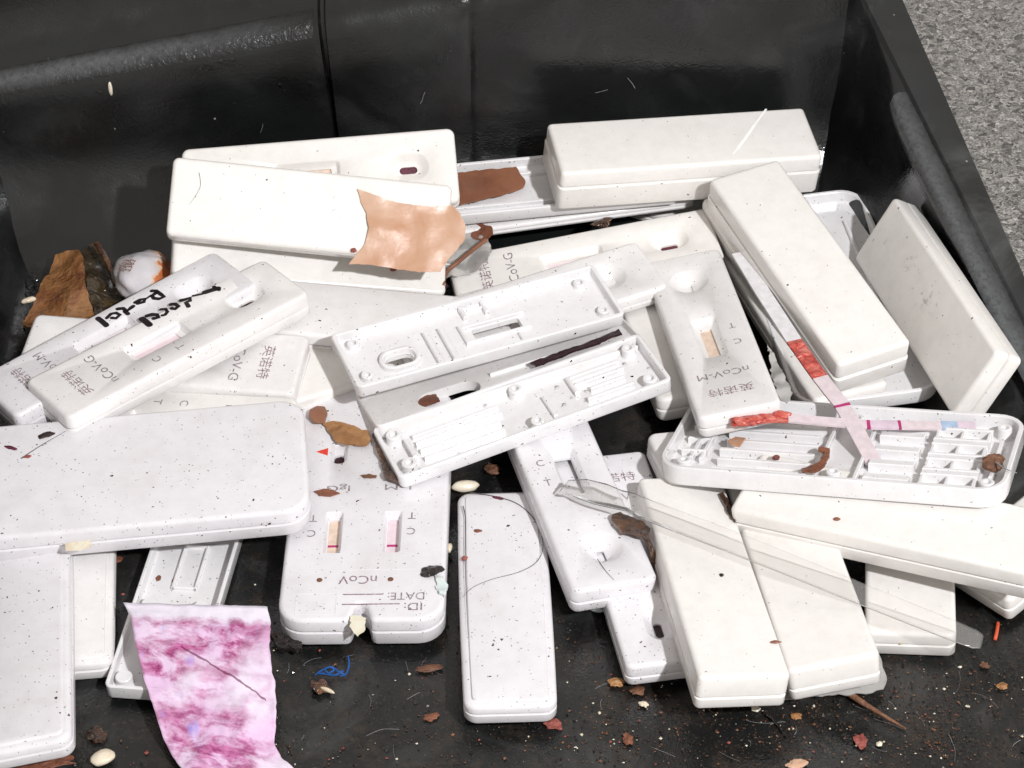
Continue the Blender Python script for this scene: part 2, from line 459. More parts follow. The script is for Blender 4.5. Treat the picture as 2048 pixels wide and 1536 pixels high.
class MB:
    def __init__(self):
        self.v = []; self.f = []
    def loop(self, pts, z):
        i = len(self.v)
        self.v += [(p[0], p[1], z) for p in pts]
        return list(range(i, i + len(pts)))
    def bridge(self, a, b):
        n = len(a)
        for i in range(n):
            j = (i + 1) % n
            self.f.append((a[i], a[j], b[j], b[i]))
    def cap(self, outer, holes=()):
        idx = list(outer); loops = [outer] + list(holes); edges = []; ids = []
        for lp in loops:
            s = len(ids); ids += lp
            edges += [(s + i, s + (i + 1) % len(lp)) for i in range(len(lp))]
        co = [Vector(self.v[i][:2]) for i in ids]
        vo, eo, fo, ov, oe, of = delaunay_2d_cdt(co, edges, [], 1, 1e-7)
        mp = [ids[o[0]] if o else None for o in ov]
        hl = [[self.v[i][:2] for i in h] for h in holes]
        ol = [self.v[i][:2] for i in outer]
        for f in fo:
            c = (sum(vo[k].x for k in f) / len(f), sum(vo[k].y for k in f) / len(f))
            if not inside(c, ol) or any(inside(c, h) for h in hl):
                continue
            if all(mp[k] is not None for k in f):
                self.f.append(tuple(mp[k] for k in f))
    def stack(self, loop, prof):
        """prof = [(inset, z)...]; returns the list of index loops, bridged in order"""
        ls = [self.loop(offset(loop, d), z) for d, z in prof]
        for a, b in zip(ls, ls[1:]):
            self.bridge(a, b)
        return ls
    def box(self, x0, x1, y0, y1, z0, z1, b=0.25):
        lp = [(x0, y0), (x1, y0), (x1, y1), (x0, y1)]
        bb = min(b, (x1 - x0) / 3, (y1 - y0) / 3, (z1 - z0) / 2)
        ls = self.stack(lp, [(0, z0), (0, z1 - bb), (bb, z1)])
        self.f.append(tuple(ls[-1])); self.f.append(tuple(reversed(ls[0])))
    def build(self, name, mat, parent=None, smooth=40):
        return mesh_obj(name, self.v, self.f, mat, parent, smooth)

# ---- pixel helpers: a picture point (2048 x 1536) seen on a given plane of the place
def ray(u, v):
    return (FWD + RIGHT * ((u - 1024) / FPX) + UP * ((768 - v) / FPX)).normalized()
def on_z(u, v, z):
    d = ray(u, v)
    return CAM + d * ((z - CAM.z) / d.z)
def on_plane(u, v, o, n):
    d = ray(u, v)
    return CAM + d * ((o - CAM).dot(n) / d.dot(n))
POSE = {}
def frame(key):
    L, W, T, x, y, z, rx, ry, rz = POSE[key]
    Rm = Euler((math.radians(rx), math.radians(ry), math.radians(rz)), 'XYZ').to_matrix()
    return Vector((x, y, z)), Rm, T
def on_top(key, u, v, off=0.0):
    o, Rm, T = frame(key); n = Rm.col[2].copy()
    return on_plane(u, v, o + n * (T + off), n)
def local(key, u, v, off=0.0):
    o, Rm, T = frame(key)
    return Rm.transposed() @ (on_top(key, u, v, off) - o)
def root(key, name, label, cat='test cassette', group=None):
    o, Rm, T = frame(key)
    e = empty(name, o)
    e.rotation_euler = Rm.to_euler('XYZ')
    return tag(e, label, cat, group)

# ---- lettering
_txt = {}
def lettering(s, size, x, y, z, ang, mat, parent, width=None, name='lettering', align='CENTER', bold=0.0):
    key = (s, bold)
    if key not in _txt:
        cu = bpy.data.curves.new('type', 'FONT'); cu.body = s; cu.size = 1.0
        cu.align_x = 'CENTER'; cu.align_y = 'CENTER'; cu.fill_mode = 'FRONT' if hasattr(cu, 'fill_mode') else cu.fill_mode
        cu.offset = bold
        cu.resolution_u = 4
        ob = bpy.data.objects.new('type', cu); col.objects.link(ob)
        dg = bpy.context.evaluated_depsgraph_get()
        me = bpy.data.meshes.new_from_object(ob.evaluated_get(dg))
        _txt[key] = ([v.co.copy() for v in me.vertices], [tuple(p.vertices) for p in me.polygons])
        bpy.data.objects.remove(ob); bpy.data.curves.remove(cu); bpy.data.meshes.remove(me)
    vs, fs = _txt[key]
    x0 = min(v.x for v in vs); x1 = max(v.x for v in vs); y0 = min(v.y for v in vs); y1 = max(v.y for v in vs)
    sy = size / (y1 - y0); sx = (width / (x1 - x0)) if width else sy
    ca, sa = math.cos(math.radians(ang)), math.sin(math.radians(ang))
    out = []
    for v in vs:
        px = (v.x - (x0 + x1) / 2) * sx; py = (v.y - (y0 + y1) / 2) * sy
        out.append((x + px * ca - py * sa, y + px * sa + py * ca, z))
    o = mesh_obj(name, out, fs, mat, parent)
    return o

def ribbon_flat(name, pts, width, z, mat, parent):
    """marker stroke: flat ribbon with round ends through local 2-D points"""
    mb = MB()
    P = [Vector(p) for p in pts]
    L = []; R_ = []
    for i, p in enumerate(P):
        a = P[max(i - 1, 0)]; b = P[min(i + 1, len(P) - 1)]
        d = (b - a).normalized(); n = Vector((-d.y, d.x)) * width / 2
        L.append(p + n); R_.append(p - n)
    d0 = (P[0] - P[1]).normalized() * width / 2; d1 = (P[-1] - P[-2]).normalized() * width / 2
    def arc(c, d, k=5):
        return [c + Matrix.Rotation(math.radians(a), 2) @ d for a in [-60 + 120 * i / k for i in range(k + 1)]]
    n = len(P)
    v = [(p.x, p.y, z) for p in L + R_]
    f = [(i, i + 1, n + i + 1, n + i) for i in range(n - 1)]
    for c, d, l, r in ((P[0], d0, 0, n), (P[-1], d1, n - 1, 2 * n - 1)):
        a = arc(c, d); s = len(v)
        v += [(p.x, p.y, z) for p in a]
        v.append((c.x, c.y, z)); k = len(v) - 1
        ring = ([l] + list(range(s, s + len(a))) + [r]) if (L[0 if l == 0 else -1] - a[0]).length < (R_[0 if l == 0 else -1] - a[0]).length else ([r] + list(range(s, s + len(a))) + [l])
        for i in range(len(ring) - 1):
            f.append((ring[i], ring[i + 1], k))
    return mesh_obj(name, v, f, mat, parent)

# ---- thin irregular sheets (scraps, leaves, films): real thickness, wavy
def scrap(name, poly, surf, mat, thick=0.4, wave=0.6, wscale=0.12, step=2.0, seed=0, jag=0.0, parent=None, edge_curl=0.0):
    pts = [surf(u, v) for u, v in poly]
    c = sum(pts, Vector()) / len(pts)
    # local frame of the sheet
    nrm = Vector()
    for i in range(len(pts)):
        nrm += (pts[i] - c).cross(pts[(i + 1) % len(pts)] - c)
    nrm.normalize()
    if nrm.z < 0: nrm = -nrm
    ex = (RIGHT - nrm * RIGHT.dot(nrm)).normalized(); ey = nrm.cross(ex)
    lp = [((p - c).dot(ex), (p - c).dot(ey)) for p in pts]
    hs = [(p - c).dot(nrm) for p in pts]
    area = sum(lp[i][0] * lp[(i + 1) % len(lp)][1] - lp[(i + 1) % len(lp)][0] * lp[i][1] for i in range(len(lp)))
    if area < 0:
        lp.reverse(); hs.reverse()
    lp0 = lp
    lp = densify(lp, step * 0.6)
    rnd = random.Random(seed)
    if jag:
        lp = [(x + rnd.uniform(-jag, jag), y + rnd.uniform(-jag, jag)) for x, y in lp]
    x0 = min(p[0] for p in lp); x1 = max(p[0] for p in lp); y0 = min(p[1] for p in lp); y1 = max(p[1] for p in lp)
    inner = []
    small = offset(lp, step * 0.45)
    yy = y0
    while yy < y1:
        xx = x0
        while xx < x1:
            q = (xx + rnd.uniform(-.3, .3) * step, yy + rnd.uniform(-.3, .3) * step)
            if inside(q, small): inner.append(q)
            xx += step
        yy += step
    co = [Vector(p) for p in lp] + [Vector(p) for p in inner]
    n = len(lp)
    vo, eo, fo, ov, oe, of = delaunay_2d_cdt(co, [(i, (i + 1) % n) for i in range(n)], [], 1, 1e-7)
    tris = [tuple(f) for f in fo if inside((sum(vo[k].x for k in f) / len(f), sum(vo[k].y for k in f) / len(f)), [tuple(p) for p in lp])]
    def hgt(x, y):
        h = noise.noise(Vector((x * wscale, y * wscale, seed * 7.3))) * wave + noise.noise(Vector((x * wscale * 2.7, y * wscale * 2.7, seed * 3.1))) * wave * 0.35
        ws = 0; hb = 0
        for (a, b), hh in zip(lp0, hs):
            w = 1.0 / ((a - x) ** 2 + (b - y) ** 2 + 1.0) ** 1.5
            ws += w; hb += w * hh
        return h + hb / ws
    top = []; bot = []
    for p in vo:
        h = hgt(p.x, p.y)
        w = c + ex * p.x + ey * p.y + nrm * (h + thick / 2)
        top.append(w); bot.append(w - nrm * thick)
    k = len(top)
    cnt = {}
    for f in tris:
        for i in range(len(f)):
            e = (f[i], f[(i + 1) % len(f)]); cnt[frozenset(e)] = cnt.get(frozenset(e), []) + [e]
    faces = [f for f in tris] + [tuple(reversed([i + k for i in f])) for f in tris]
    for e in cnt.values():
        if len(e) == 1:
            a, b = e[0]
            faces.append((b, a, a + k, b + k))
    org = c
    o = mesh_obj(name, [p - org for p in top + bot], faces, mat, parent, smooth=50)
    if parent is None:
        o.location = org * MM
    return o

def tube(name, pts, r, mat, parent=None, sides=6, taper=True):
    pts = [Vector(p) for p in pts]
    # catmull resample
    Q = []
    for i in range(len(pts) - 1):
        p0 = pts[max(i - 1, 0)]; p1 = pts[i]; p2 = pts[i + 1]; p3 = pts[min(i + 2, len(pts) - 1)]
        for k in range(5):
            s = k / 5
            Q.append(0.5 * ((2 * p1) + (p2 - p0) * s + (2 * p0 - 5 * p1 + 4 * p2 - p3) * s * s + (3 * p1 - p0 - 3 * p2 + p3) * s ** 3))
    Q.append(pts[-1])
    org = Q[0].copy()
    v = []; f = []
    for i, p in enumerate(Q):
        d = (Q[min(i + 1, len(Q) - 1)] - Q[max(i - 1, 0)]).normalized()
        a = d.cross(Vector((0, 0, 1)))
        a = a.normalized() if a.length > 1e-4 else Vector((1, 0, 0))
        b = a.cross(d)
        s = i / (len(Q) - 1)
        rr = r * (1 - 0.7 * s) if taper else r
        for k in range(sides):
            t_ = 2 * math.pi * k / sides
            v.append(p - org + a * rr * math.cos(t_) + b * rr * math.sin(t_))
    for i in range(len(Q) - 1):
        for k in range(sides):
            k2 = (k + 1) % sides
            f.append((i * sides + k, i * sides + k2, (i + 1) * sides + k2, (i + 1) * sides + k))
    f.append(tuple(range(sides))); f.append(tuple(range(len(v) - sides, len(v))))
    o = mesh_obj(name, v, f, mat, parent, 60)
    if parent is None:
        o.location = org * MM
    return o

def lump(name, pos, size, mat, seed, rough=0.35, rot=0.0, parent=None, sub=2, freq=0.9):
    bm = bmesh.new()
    bmesh.ops.create_icosphere(bm, subdivisions=sub, radius=1.0)
    v = []
    for w in bm.verts:
        n = 1 + rough * noise.noise(w.co * freq + Vector((seed * 3.7, seed, 0))) + rough * 0.5 * noise.noise(w.co * freq * 2.4 + Vector((0, seed * 2.2, 5)))
        c = w.co * n
        v.append(Matrix.Rotation(rot, 3, 'Z') @ Vector((c.x * size[0], c.y * size[1], c.z * size[2])))
    f = [tuple(x.index for x in p.verts) for p in bm.faces]
    bm.free()
    o = mesh_obj(name, v, f, mat, parent, 60)
    if parent is None:
        o.location = Vector(pos) * MM
    return o
# pose of each piece: length, width, thickness, x, y, z (mm), tilt x, tilt y, turn (degrees)
POSE.update({
    'c1': (70, 20, 7, -49.12, 56.47, 27.41, 37.4, -2.0, 5.0),
    'c2': (70, 20, 7, -51.27, 40.23, 29.48, 42.0, 8.1, 1.0),
    'c3': (70, 20, 7, -52.66, 42.28, 13.61, 28.6, 10.2, 5.7),
    'c4': (70, 20, 7, -42.89, 19.38, 8.63, 2.1, 4.8, -2.6),
    'c5': (70, 20, 7, -27.27, 15.54, 2.71, 4.4, 3.4, 28.3),
    'c6f': (70, 20, 7, -82.57, -0.1, 16.52, -4.0, -1.2, 39.8),
    'c6b': (70, 20, 7, -95.57, 4.73, 14.22, -4.4, -3.6, 39.4),
    'c8a': (70, 20, 7, -85.58, 3.78, 8.53, -6.5, 1.1, 171.7),
    'c8b': (70, 20, 7, -86.6, -15.77, 4.31, -1.3, 6.5, 168.3),
    'c9': (80, 37, 8, -87.17, -41.22, 10.83, 1.9, -1.6, 5.9),
    'c10': (80, 37, 8, -33.13, -41.51, 1.19, -1.3, 1.5, 89.6),
    'c11': (70, 20, 6, -1.56, -70.51, 1.84, 0.1, 2.8, 92.1),
    'c12': (70, 20, 6, 49.3, 7.07, 13.34, -7.8, 6.6, 98.2),
    'c13': (70, 20, 5, 3.79, 23.8, 9.54, 0.5, -3.4, 22.5),
    'c14': (70, 20, 6, 19.32, 46.13, 5.65, 4.1, -5.6, 10.5),
    'c15': (70, 20, 4, 7.82, 68.36, 15.61, 6.4, -1.5, 7.1),
    'c15c': (70, 20, 3, 12.46, 70.22, 10.86, 3.8, -2.4, 9.6),
    'c15d': (70, 20, 4, 63.95, 72.36, 2.18, 5.0, 2.4, -20.5),
    'c16': (70, 20, 12.5, 44.29, 71.21, 19.0, 6.4, 3.4, 10.9),
    'c17': (70, 20, 10.5, 73.63, 28.29, 15.71, 2.2, 6.7, -66.5),
    'c17b': (70, 20, 6, 71.63, 32.95, 10.01, 1.6, 5.1, -68.5),
    'c18': (70, 20, 8, 108.01, 15.49, 18.45, 61.2, -4.6, -76.9),
    'c19': (80, 37, 4.5, 81.48, 32.72, 6.3, 1.7, 1.3, -80.8),
    'c21': (80, 37, 5, 77.07, -36.04, 16.44, -13.1, -9.9, -16.9),
    'c22': (70, 20, 6, 68.03, -24.49, 4.06, -7.2, 4.4, 12.2),
    'c23': (70, 20, 8.5, 86.22, -58.81, 13.76, 3.8, -8.6, -26.4),
    'c24': (70, 20, 7, 132.03, -43.9, 4.63, -5.5, -6.1, 40.8),
    'c25': (70, 20, 9, 43.52, -72.25, 6.48, -5.7, -6.0, -81.8),
    'c26': (70, 20, 9, 65.33, -66.12, 4.66, 7.5, -5.7, -82.4),
    'c27': (70, 20, 7, 92.46, -49.06, 0.91, 4.2, -0.7, -96.6),
    'c29': (70, 20, 7, 13.58, -38.91, 5.29, -2.9, 0.1, -74.6),
    'c30': (70, 20, 6, 28.33, -57.66, 1.09, -1.1, -1.7, -79.5),
    'c32': (70, 20, 4, -8.24, 6.31, 18.3, 3.5, -0.4, 22.6),
    'c33': (70, 20, 4, 2.87, -17.12, 12.88, -3.5, -6.5, 21.9),
    'c34': (70, 20, 4, -2.21, -1.17, 9.84, -15.1, -4.0, 21.1),
    'c35': (70, 20, 6, -105.82, -87.61, 6.82, 6.5, -4.9, -81.4),
    'c36': (70, 20, 6, -101.34, -56.55, 0.63, -0.3, -0.9, -83.6),
    'c37': (70, 20, 4, -74.59, -62.47, 0.84, 2.0, -0.8, -97.0),
    'c40': (70, 20, 7, 38.85, 24.59, 3.52, 4.6, -4.4, -79.0),
    'c41': (70, 20, 6, 72.22, 27.37, 4.02, 1.2, -0.9, -72.0),
})
# ------------------------------------------------------------------ ground and dustpan
g = mesh_obj('ground', [(-900, -900, -6), (900, -900, -6), (900, 900, -6), (-900, 900, -6)], [(0, 1, 2, 3)], M['asphalt'])
g['kind'] = 'structure'
pan = tag(empty('dustpan', (0, 0, -4)), 'black plastic dustpan holding the heap of used test cassettes', 'dustpan')
def pan_part(o):
    o.location = Vector((0, 0, 4)) * MM
    return o

# floor: slightly uneven sheet with shallow lengthwise channels
xs = [-136 + i * 4.0 for i in range(68)]
ys = [-135 + i * 4.0 for i in range(56)]
fv = []; ff = []
for y in ys:
    for x in xs:
        lim = 126 + (86 - y) * 0.0 - (y + 80) * 0.217 + 1
        xx = min(x, lim)
        h = 0.25 * noise.noise(Vector((x * 0.03, y * 0.03, 1.3))) - 0.25
        for cx in (-38, 2, 40, 76):
            h -= 0.55 * math.exp(-((x - cx - y * 0.06) / 3.0) ** 2)
        fv.append((xx, y, h))
nx = len(xs)
for j in range(len(ys) - 1):
    for i in range(nx - 1):
        ff.append((j * nx + i, j * nx + i + 1, (j + 1) * nx + i + 1, (j + 1) * nx + i))
pan_part(mesh_obj('pan_floor', fv, ff, M['pan_floor'], pan))

# back wall: fillet, leaning wall with a moulded seam, ridge and ledge above
LEAN = 0.09                                                          # the wall leans back this much per unit of height
def back_wall():
    cols = [-150, -140, -130, -118, -105, -92, -80, -70, -62, -56, -52]
    seam = [-1.6, -0.7, 0.0, 0.7, 1.6]
    path = [(x, 0.0, None) for x in cols]
    path += [(-47, 0.0, s) for s in seam]
    path += [(x, 0.0, None) for x in (-42, -36, -28, -20, -14)]
    path += [(-11, 0.0, ('f', s)) for s in (-1.6, -0.8, 0, 0.8, 1.6)]
    path += [(x, 0.0, None) for x in (-7, 0, 10, 20, 30, 40, 50, 60, 68)]
    plan = []
    for x, _, s in path:
        plan.append((x, 84 + 0.1 * x, 0.0, 1.0, s))                      # x, y, outward normal
    for x in (76, 84, 91, 97):
        plan.append((x, 84 + 0.1 * x, 0.0, 1.0, None))
    v = []; f = []
    for x, y, nx_, ny_, s in plan:
        zr = 43 + 0.15 * (x + 130)
        prof = [(-27, -0.6), (-19, 0.5), (-12, 2.4), (-6, 5.6), (-1, 10.0), (2.6, 16.0)]
        prof += [(LEAN * z + 3.0, z) for z in (21, 26, 31, 36)]
        c0 = LEAN * (zr - 5) + 3.0
        prof += [(c0, zr - 5), (c0 + 0.75, zr - 2.9), (c0 + 1.75, zr - 1.0), (c0 + 3.1, zr + 0.6), (c0 + 4.8, zr + 1.8),
                 (c0 + 12, zr + 4.2), (c0 + 15, zr + 7), (c0 + 17, zr + 16), (c0 + 19, zr + 34)]
        for d, z in prof:
            px = x + nx_ * d; py = y + ny_ * d
            if isinstance(s, tuple):
                px += s[1]
                py += 0.5 * max(0, 1 - abs(s[1]) / 1.5) * (1 if z > 14 else 0)
            elif s is not None:
                wid = 0.42 + 0.006 * max(0, z - 20)
                px += s * wid - 3.0 * (z - 20) / 40
                py += (2.4 if abs(s) < 0.8 else 0.0) * (1 if z > 8 else 0)
            v.append((px, py, z))
    m = len(prof)
    for i in range(len(plan) - 1):
        for j in range(m - 1):
            f.append((i * m + j, (i + 1) * m + j, (i + 1) * m + j + 1, i * m + j + 1))
    wall = pan_part(mesh_obj('back_wall', v, f, M['pan_wall'], pan, 35))
    # painted highlight of the ridge: a thin grey skin over the rounded edge, left of the seam
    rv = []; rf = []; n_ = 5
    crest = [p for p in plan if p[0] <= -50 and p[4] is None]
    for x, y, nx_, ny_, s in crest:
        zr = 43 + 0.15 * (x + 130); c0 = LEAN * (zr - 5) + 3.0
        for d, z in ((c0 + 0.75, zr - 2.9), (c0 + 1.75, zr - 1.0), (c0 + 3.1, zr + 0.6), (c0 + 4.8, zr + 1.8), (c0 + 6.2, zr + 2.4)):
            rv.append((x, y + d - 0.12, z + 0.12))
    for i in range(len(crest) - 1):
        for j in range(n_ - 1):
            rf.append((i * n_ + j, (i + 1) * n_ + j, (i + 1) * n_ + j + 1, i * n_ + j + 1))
    pan_part(mesh_obj('ridge_highlight', rv, rf, M['pan_highlight'], pan, 60, [(i / (len(crest) - 1), j / (n_ - 1)) for i in range(len(crest)) for j in range(n_)]))
    return wall
back_wall()

# right side wall: big fillet, leaning wall, flat rim and outer skirt
def lerp(a, b, t):
    return a + (b - a) * t
inA, inB = on_z(1724, 0, 58), on_z(1974, 500, 27)
outA, outB = on_z(1806, 0, 57), on_z(2026, 500, 26)
baA, baB = Vector((90, 86, 0)), Vector((103, 25, 0))
v = []; f = []; rv = []; rf = []
ts = [-0.5 + 0.125 * i for i in range(25)]
for t in ts:
    r_ = lerp(inA, inB, t); o_ = lerp(outA, outB, t); b_ = lerp(baA, baB, t)
    r_.z = max(r_.z, 9 + 2 * math.exp(-t)); o_.z = r_.z - 0.8
    inw = Vector((-0.977, -0.21, 0))
    P0 = b_ + inw * 17; P0.z = -0.7
    P1 = b_.copy(); P2 = lerp(b_, r_, 0.62)
    prof = []
    for k in range(9):
        s = k / 8
        prof.append(P0 * (1 - s) ** 2 + P1 * 2 * s * (1 - s) + P2 * s * s)
    k = min(1, max(0, (t - 0.15) / 0.35)); k = k * k * (3 - 2 * k)
    sh = inw * (8.5 * k); hi = Vector((0, 0, 1))
    prof += [lerp(P2, r_, 0.5) + sh * 0.35 + hi * 1.0 * k, lerp(P2, r_, 0.72) + sh * 0.62 + hi * 2.6 * k, lerp(P2, r_, 0.86) + sh * 0.55 + hi * 2.6 * k,
             lerp(P2, r_, 0.93) + sh * 0.33 + hi * 1.8 * k, lerp(P2, r_, 0.96) + Vector((0.2, 0, 0)) + hi * 0.3 * k]
    v += prof
    rp = [lerp(P2, r_, 0.95), r_ + Vector((0.6, 0, 0.5)), lerp(r_, o_, 0.3) + Vector((0, 0, 0.5)), lerp(r_, o_, 0.85) + Vector((0, 0, 0.2)), o_ + Vector((0, 0, -0.4)), o_ + Vector((0.3, 0, -3)), o_ + Vector((-4, 0, -o_.z - 5))]
    rv += rp
for tab, dst, m in ((v, f, 14), (rv, rf, 7)):
    for i in range(len(ts) - 1):
        for j in range(m - 1):
            dst.append((i * m + j, (i + 1) * m + j, (i + 1) * m + j + 1, i * m + j + 1))
pan_part(mesh_obj('side_wall', v, f, M['pan_side'], pan, 50))
wv = []; wf = []  # thin skin with the side wall's glare painted in as grey
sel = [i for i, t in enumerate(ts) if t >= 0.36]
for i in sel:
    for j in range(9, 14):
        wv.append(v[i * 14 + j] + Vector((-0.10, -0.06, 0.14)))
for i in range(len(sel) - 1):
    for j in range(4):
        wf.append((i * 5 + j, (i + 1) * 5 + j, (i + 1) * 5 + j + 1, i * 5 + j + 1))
pan_part(mesh_obj('shoulder_glare', wv, wf, M['pan_highlight'], pan, 60, [(0.05 + 0.7 * i / (len(sel) - 1), 0.1 + 0.8 * j / 4) for i in range(len(sel)) for j in range(5)]))
pan_part(mesh_obj('rim', rv, rf, M['pan_rim'], pan, 35))

# left side wall, just inside the frame
v = []; f = []
for y in (100, 80, 60, 40, 20, 0, -30, -70, -135):
    wob = 0.8 * noise.noise(Vector((y * 0.05, 2.0, 0)))
    for dx, z in ((9, -0.6), (4, 0.6), (1, 2.6), (-1.2, 6), (-3, 12), (-8, 30), (-14, 50)):
        v.append((-132 + wob + dx, y, z))
for i in range(8):
    for j in range(6):
        f.append((i * 7 + j, (i + 1) * 7 + j, (i + 1) * 7 + j + 1, i * 7 + j + 1))
pan_part(mesh_obj('side_wall', v, f, M['pan_wall'], pan, 60))

# ------------------------------------------------------------------ cassette builders
def outline(L, W, r, bulge=0.0, notch=0.0, end_r=None):
    lp = rrect(L, W, r, 6)
    if bulge:
        lp = densify(lp, 6)
        lp = [(x, y * (1 + bulge * (1 - (2 * x / L) ** 2))) for x, y in lp]
    if notch:                                                        # thumb notch in the middle of the -x end
        n = len(lp)
        k = max(i for i in range(n) if lp[i][0] < -L / 2 + 1e-4 and lp[i][1] > 0)
        w = 2.1; dp = notch
        pts = [(-L / 2, w + 1.3), (-L / 2 + 0.35, w + 0.45), (-L / 2 + 1.3, w), (-L / 2 + dp * 0.5, w - 0.25)]
        for i in range(7):
            a = math.pi * i / 6
            pts.append((-L / 2 + dp * 0.55 + (dp * 0.45) * math.sin(a), (w - 0.4) * math.cos(a)))
        pts += [(-L / 2 + dp * 0.5, -w + 0.25), (-L / 2 + 1.3, -w), (-L / 2 + 0.35, -w - 0.45), (-L / 2, -w - 1.3)]
        lp = lp[:k + 1] + pts + lp[k + 1:]
    return lp

def lower_shell(e, lp, h, mat, name='lower_shell'):
    mb = MB()
    ls = mb.stack(lp, [(1.0, 0), (0.35, 0.15), (0, 0.7), (0, h - 0.45), (0.55, h - 0.05)])
    mb.cap(ls[0]); mb.cap(ls[-1])
    return mb.build(name, mat, e)

def upper_plain(e, lp, h, T, mat, step=False, name='upper_shell'):
    mb = MB()
    prof = [(0.55, h + 0.02), (0, h + 0.4), (0, T - 0.95), (0.22, T - 0.4), (0.75, T - 0.05), (1.2, T)]
    if step:
        prof = [(0.4, h + 0.02), (0, h + 0.3), (0, T - 1.5), (0.35, T - 0.95), (1.2, T - 0.62), (1.7, T - 0.66), (1.95, T - 0.08), (2.3, T)]
    ls = mb.stack(lp, prof)
    mb.cap(ls[0]); mb.cap(ls[-1])
    return mb.build(name, mat, e)

def back_up(key, label, mat='warm', bulge=0.0, step=False, r=1.6, split=0.5, notch=0.0, fat=False):
    L, W, T = POSE[key][:3]
    e = root(key, 'test_cassette', label)
    lp = outline(L, W, max(r, 2.9) if step else r, bulge, notch)
    lower_shell(e, offset(lp, -0.3) if fat else lp, T * split, M[mat])
    upper_plain(e, lp, T * split, T, M[mat], step)
    return e

def recess(mb, lp, T, prof):
    """sunken feature: returns (top loop, bottom loop)"""
    ls = mb.stack(lp, [(0, T), (0.28, T - 0.18)] + prof)
    return ls[0], ls[-1]

def front_up(key, label, mat='cool', kind='oval', texts=('nCoV-G', '英诺特'), pad='blood', win='membrane', clip=None, split=0.45, strip_on=True, win_w=3.0):
    L, W, T = POSE[key][:3]
    e = root(key, 'test_cassette', label)
    lp = outline(L, W, 2.0)
    m = M[mat]; h = T * split
    lower_shell(e, lp, h, m)
    mb = MB()
    ls = mb.stack(lp, [(0.4, h + 0.02), (0, h + 0.3), (0, T - 0.9), (0.22, T - 0.38), (0.7, T - 0.05), (1.1, T)])
    wx = 22.5
    if kind == 'oval':
        wl = rrect(11.0, 7.6, 3.7, 8, wx, 0.4)
        w0 = mb.stack(wl, [(0, T), (0.35, T - 0.25), (1.5, T - 1.5), (2.2, T - 2.3)])
        inner = rrect(4.6, 1.9, 0.94, 8, wx, 0.2)
        i0 = mb.loop(inner, T - 2.7); i1 = mb.loop(inner, T - 3.3)
        mb.bridge(w0[-1], i0); mb.bridge(i0, i1)
    else:
        wl = rrect(10.4, 10.4, 5.19, 8, wx, 0.4)
        w0 = mb.stack(wl, [(0, T), (0.4, T - 0.3), (1.6, T - 1.2), (2.7, T - 2.2)])
        inner = rrect(3.8, 1.8, 0.6, 8, wx + 0.4, 0.6)
        i0 = mb.loop(inner, T - 2.9); i1 = mb.loop(inner, T - 3.4)
        mb.bridge(w0[-1], i0); mb.bridge(i0, i1)
    ow = rrect(17.0, 6.6, 1.3, 6, -3.2, 0.6)
    win_ls = mb.stack(ow, [(0, T), (0.3, T - 0.25), (1.1, T - 1.6)])
    iw = rrect(12.4, win_w, 0.35, 6, -3.4, 0.6)
    j0 = mb.loop(iw, T - 1.9); j1 = mb.loop(iw, T - 2.6)
    mb.bridge(win_ls[-1], j0); mb.bridge(j0, j1)
    mb.cap(ls[-1], [w0[0], win_ls[0]])
    mb.build('upper_shell', m, e)
    if pad:
        p = MB(); p.box(wx - 4, wx + 4, -2, 2.6, T - 3.75, T - 3.25, 0.1); p.build('sample_pad', M[pad], e)
    if win and strip_on:
        p = MB(); p.box(-11.0, 4.5, -1.6, 2.8, T - 3.2, T - 2.55, 0.1); st = p.build('test_strip', M[win], e)
    z = T + 0.03
    if texts:
        if texts[0]: lettering(texts[0], 2.5, -19.2, 0.6, z, 90, M['ink'], e, width=12.6 * len(texts[0]) / 6)
        if texts[1]: lettering(texts[1], 3.1, -26.2, 0.2, z, 90, M['ink_dark'], e, width=11.0)
    lettering('T', 2.1, -0.5, -5.6, z, 90, M['ink'], e)
    lettering('C', 2.1, -7.3, -5.6, z, 90, M['ink'], e)
    return e

def tray(key, label, mat='tray', wall=1.0, floor_z=1.2, r=1.6, notch=0.0, holes=(), name='cassette_half', cat='cassette half', bulge=0.0):
    L, W, T = POSE[key][:3]
    e = root(key, name, label, cat)
    lp = outline(L, W, r, bulge, notch)
    mb = MB()
    ls = mb.stack(lp, [(0.9, 0), (0.3, 0.2), (0, 0.8), (0, T - 0.25), (0.22, T), (wall - 0.2, T), (wall, T - 0.2), (wall + 0.15, floor_z + 0.3), (wall + 0.5, floor_z)])
    ht = []; hb = []
    for h in holes:
        a = mb.loop(h, floor_z); b = mb.loop(h, 0.0)
        mb.bridge(a, b); ht.append(a); hb.append(b)
    mb.cap(ls[-1], ht); mb.cap(ls[0], hb)
    mb.build('shell', M[mat], e)
    return e, floor_z, M[mat]

def rib(e, x0, x1, y0, y1, z0, z1, m, name='rib'):
    mb = MB(); mb.box(x0, x1, y0, y1, z0 - 0.05, z1, 0.22)
    return mb.build(name, m, e)

def peg(e, x, y, z0, z1, r, m, hollow=True, name='peg'):
    mb = MB()
    c = [(x + r * math.cos(2 * math.pi * i / 14), y + r * math.sin(2 * math.pi * i / 14)) for i in range(14)]
    ls = mb.stack(c, [(-0.25, z0 - 0.05), (0, z0 + 0.35), (0, z1 - 0.2), (0.2, z1)] + ([(r * 0.45, z1), (r * 0.5, z1 - 1.0)] if hollow else []))
    mb.cap(ls[-1])
    return mb.build(name, m, e)
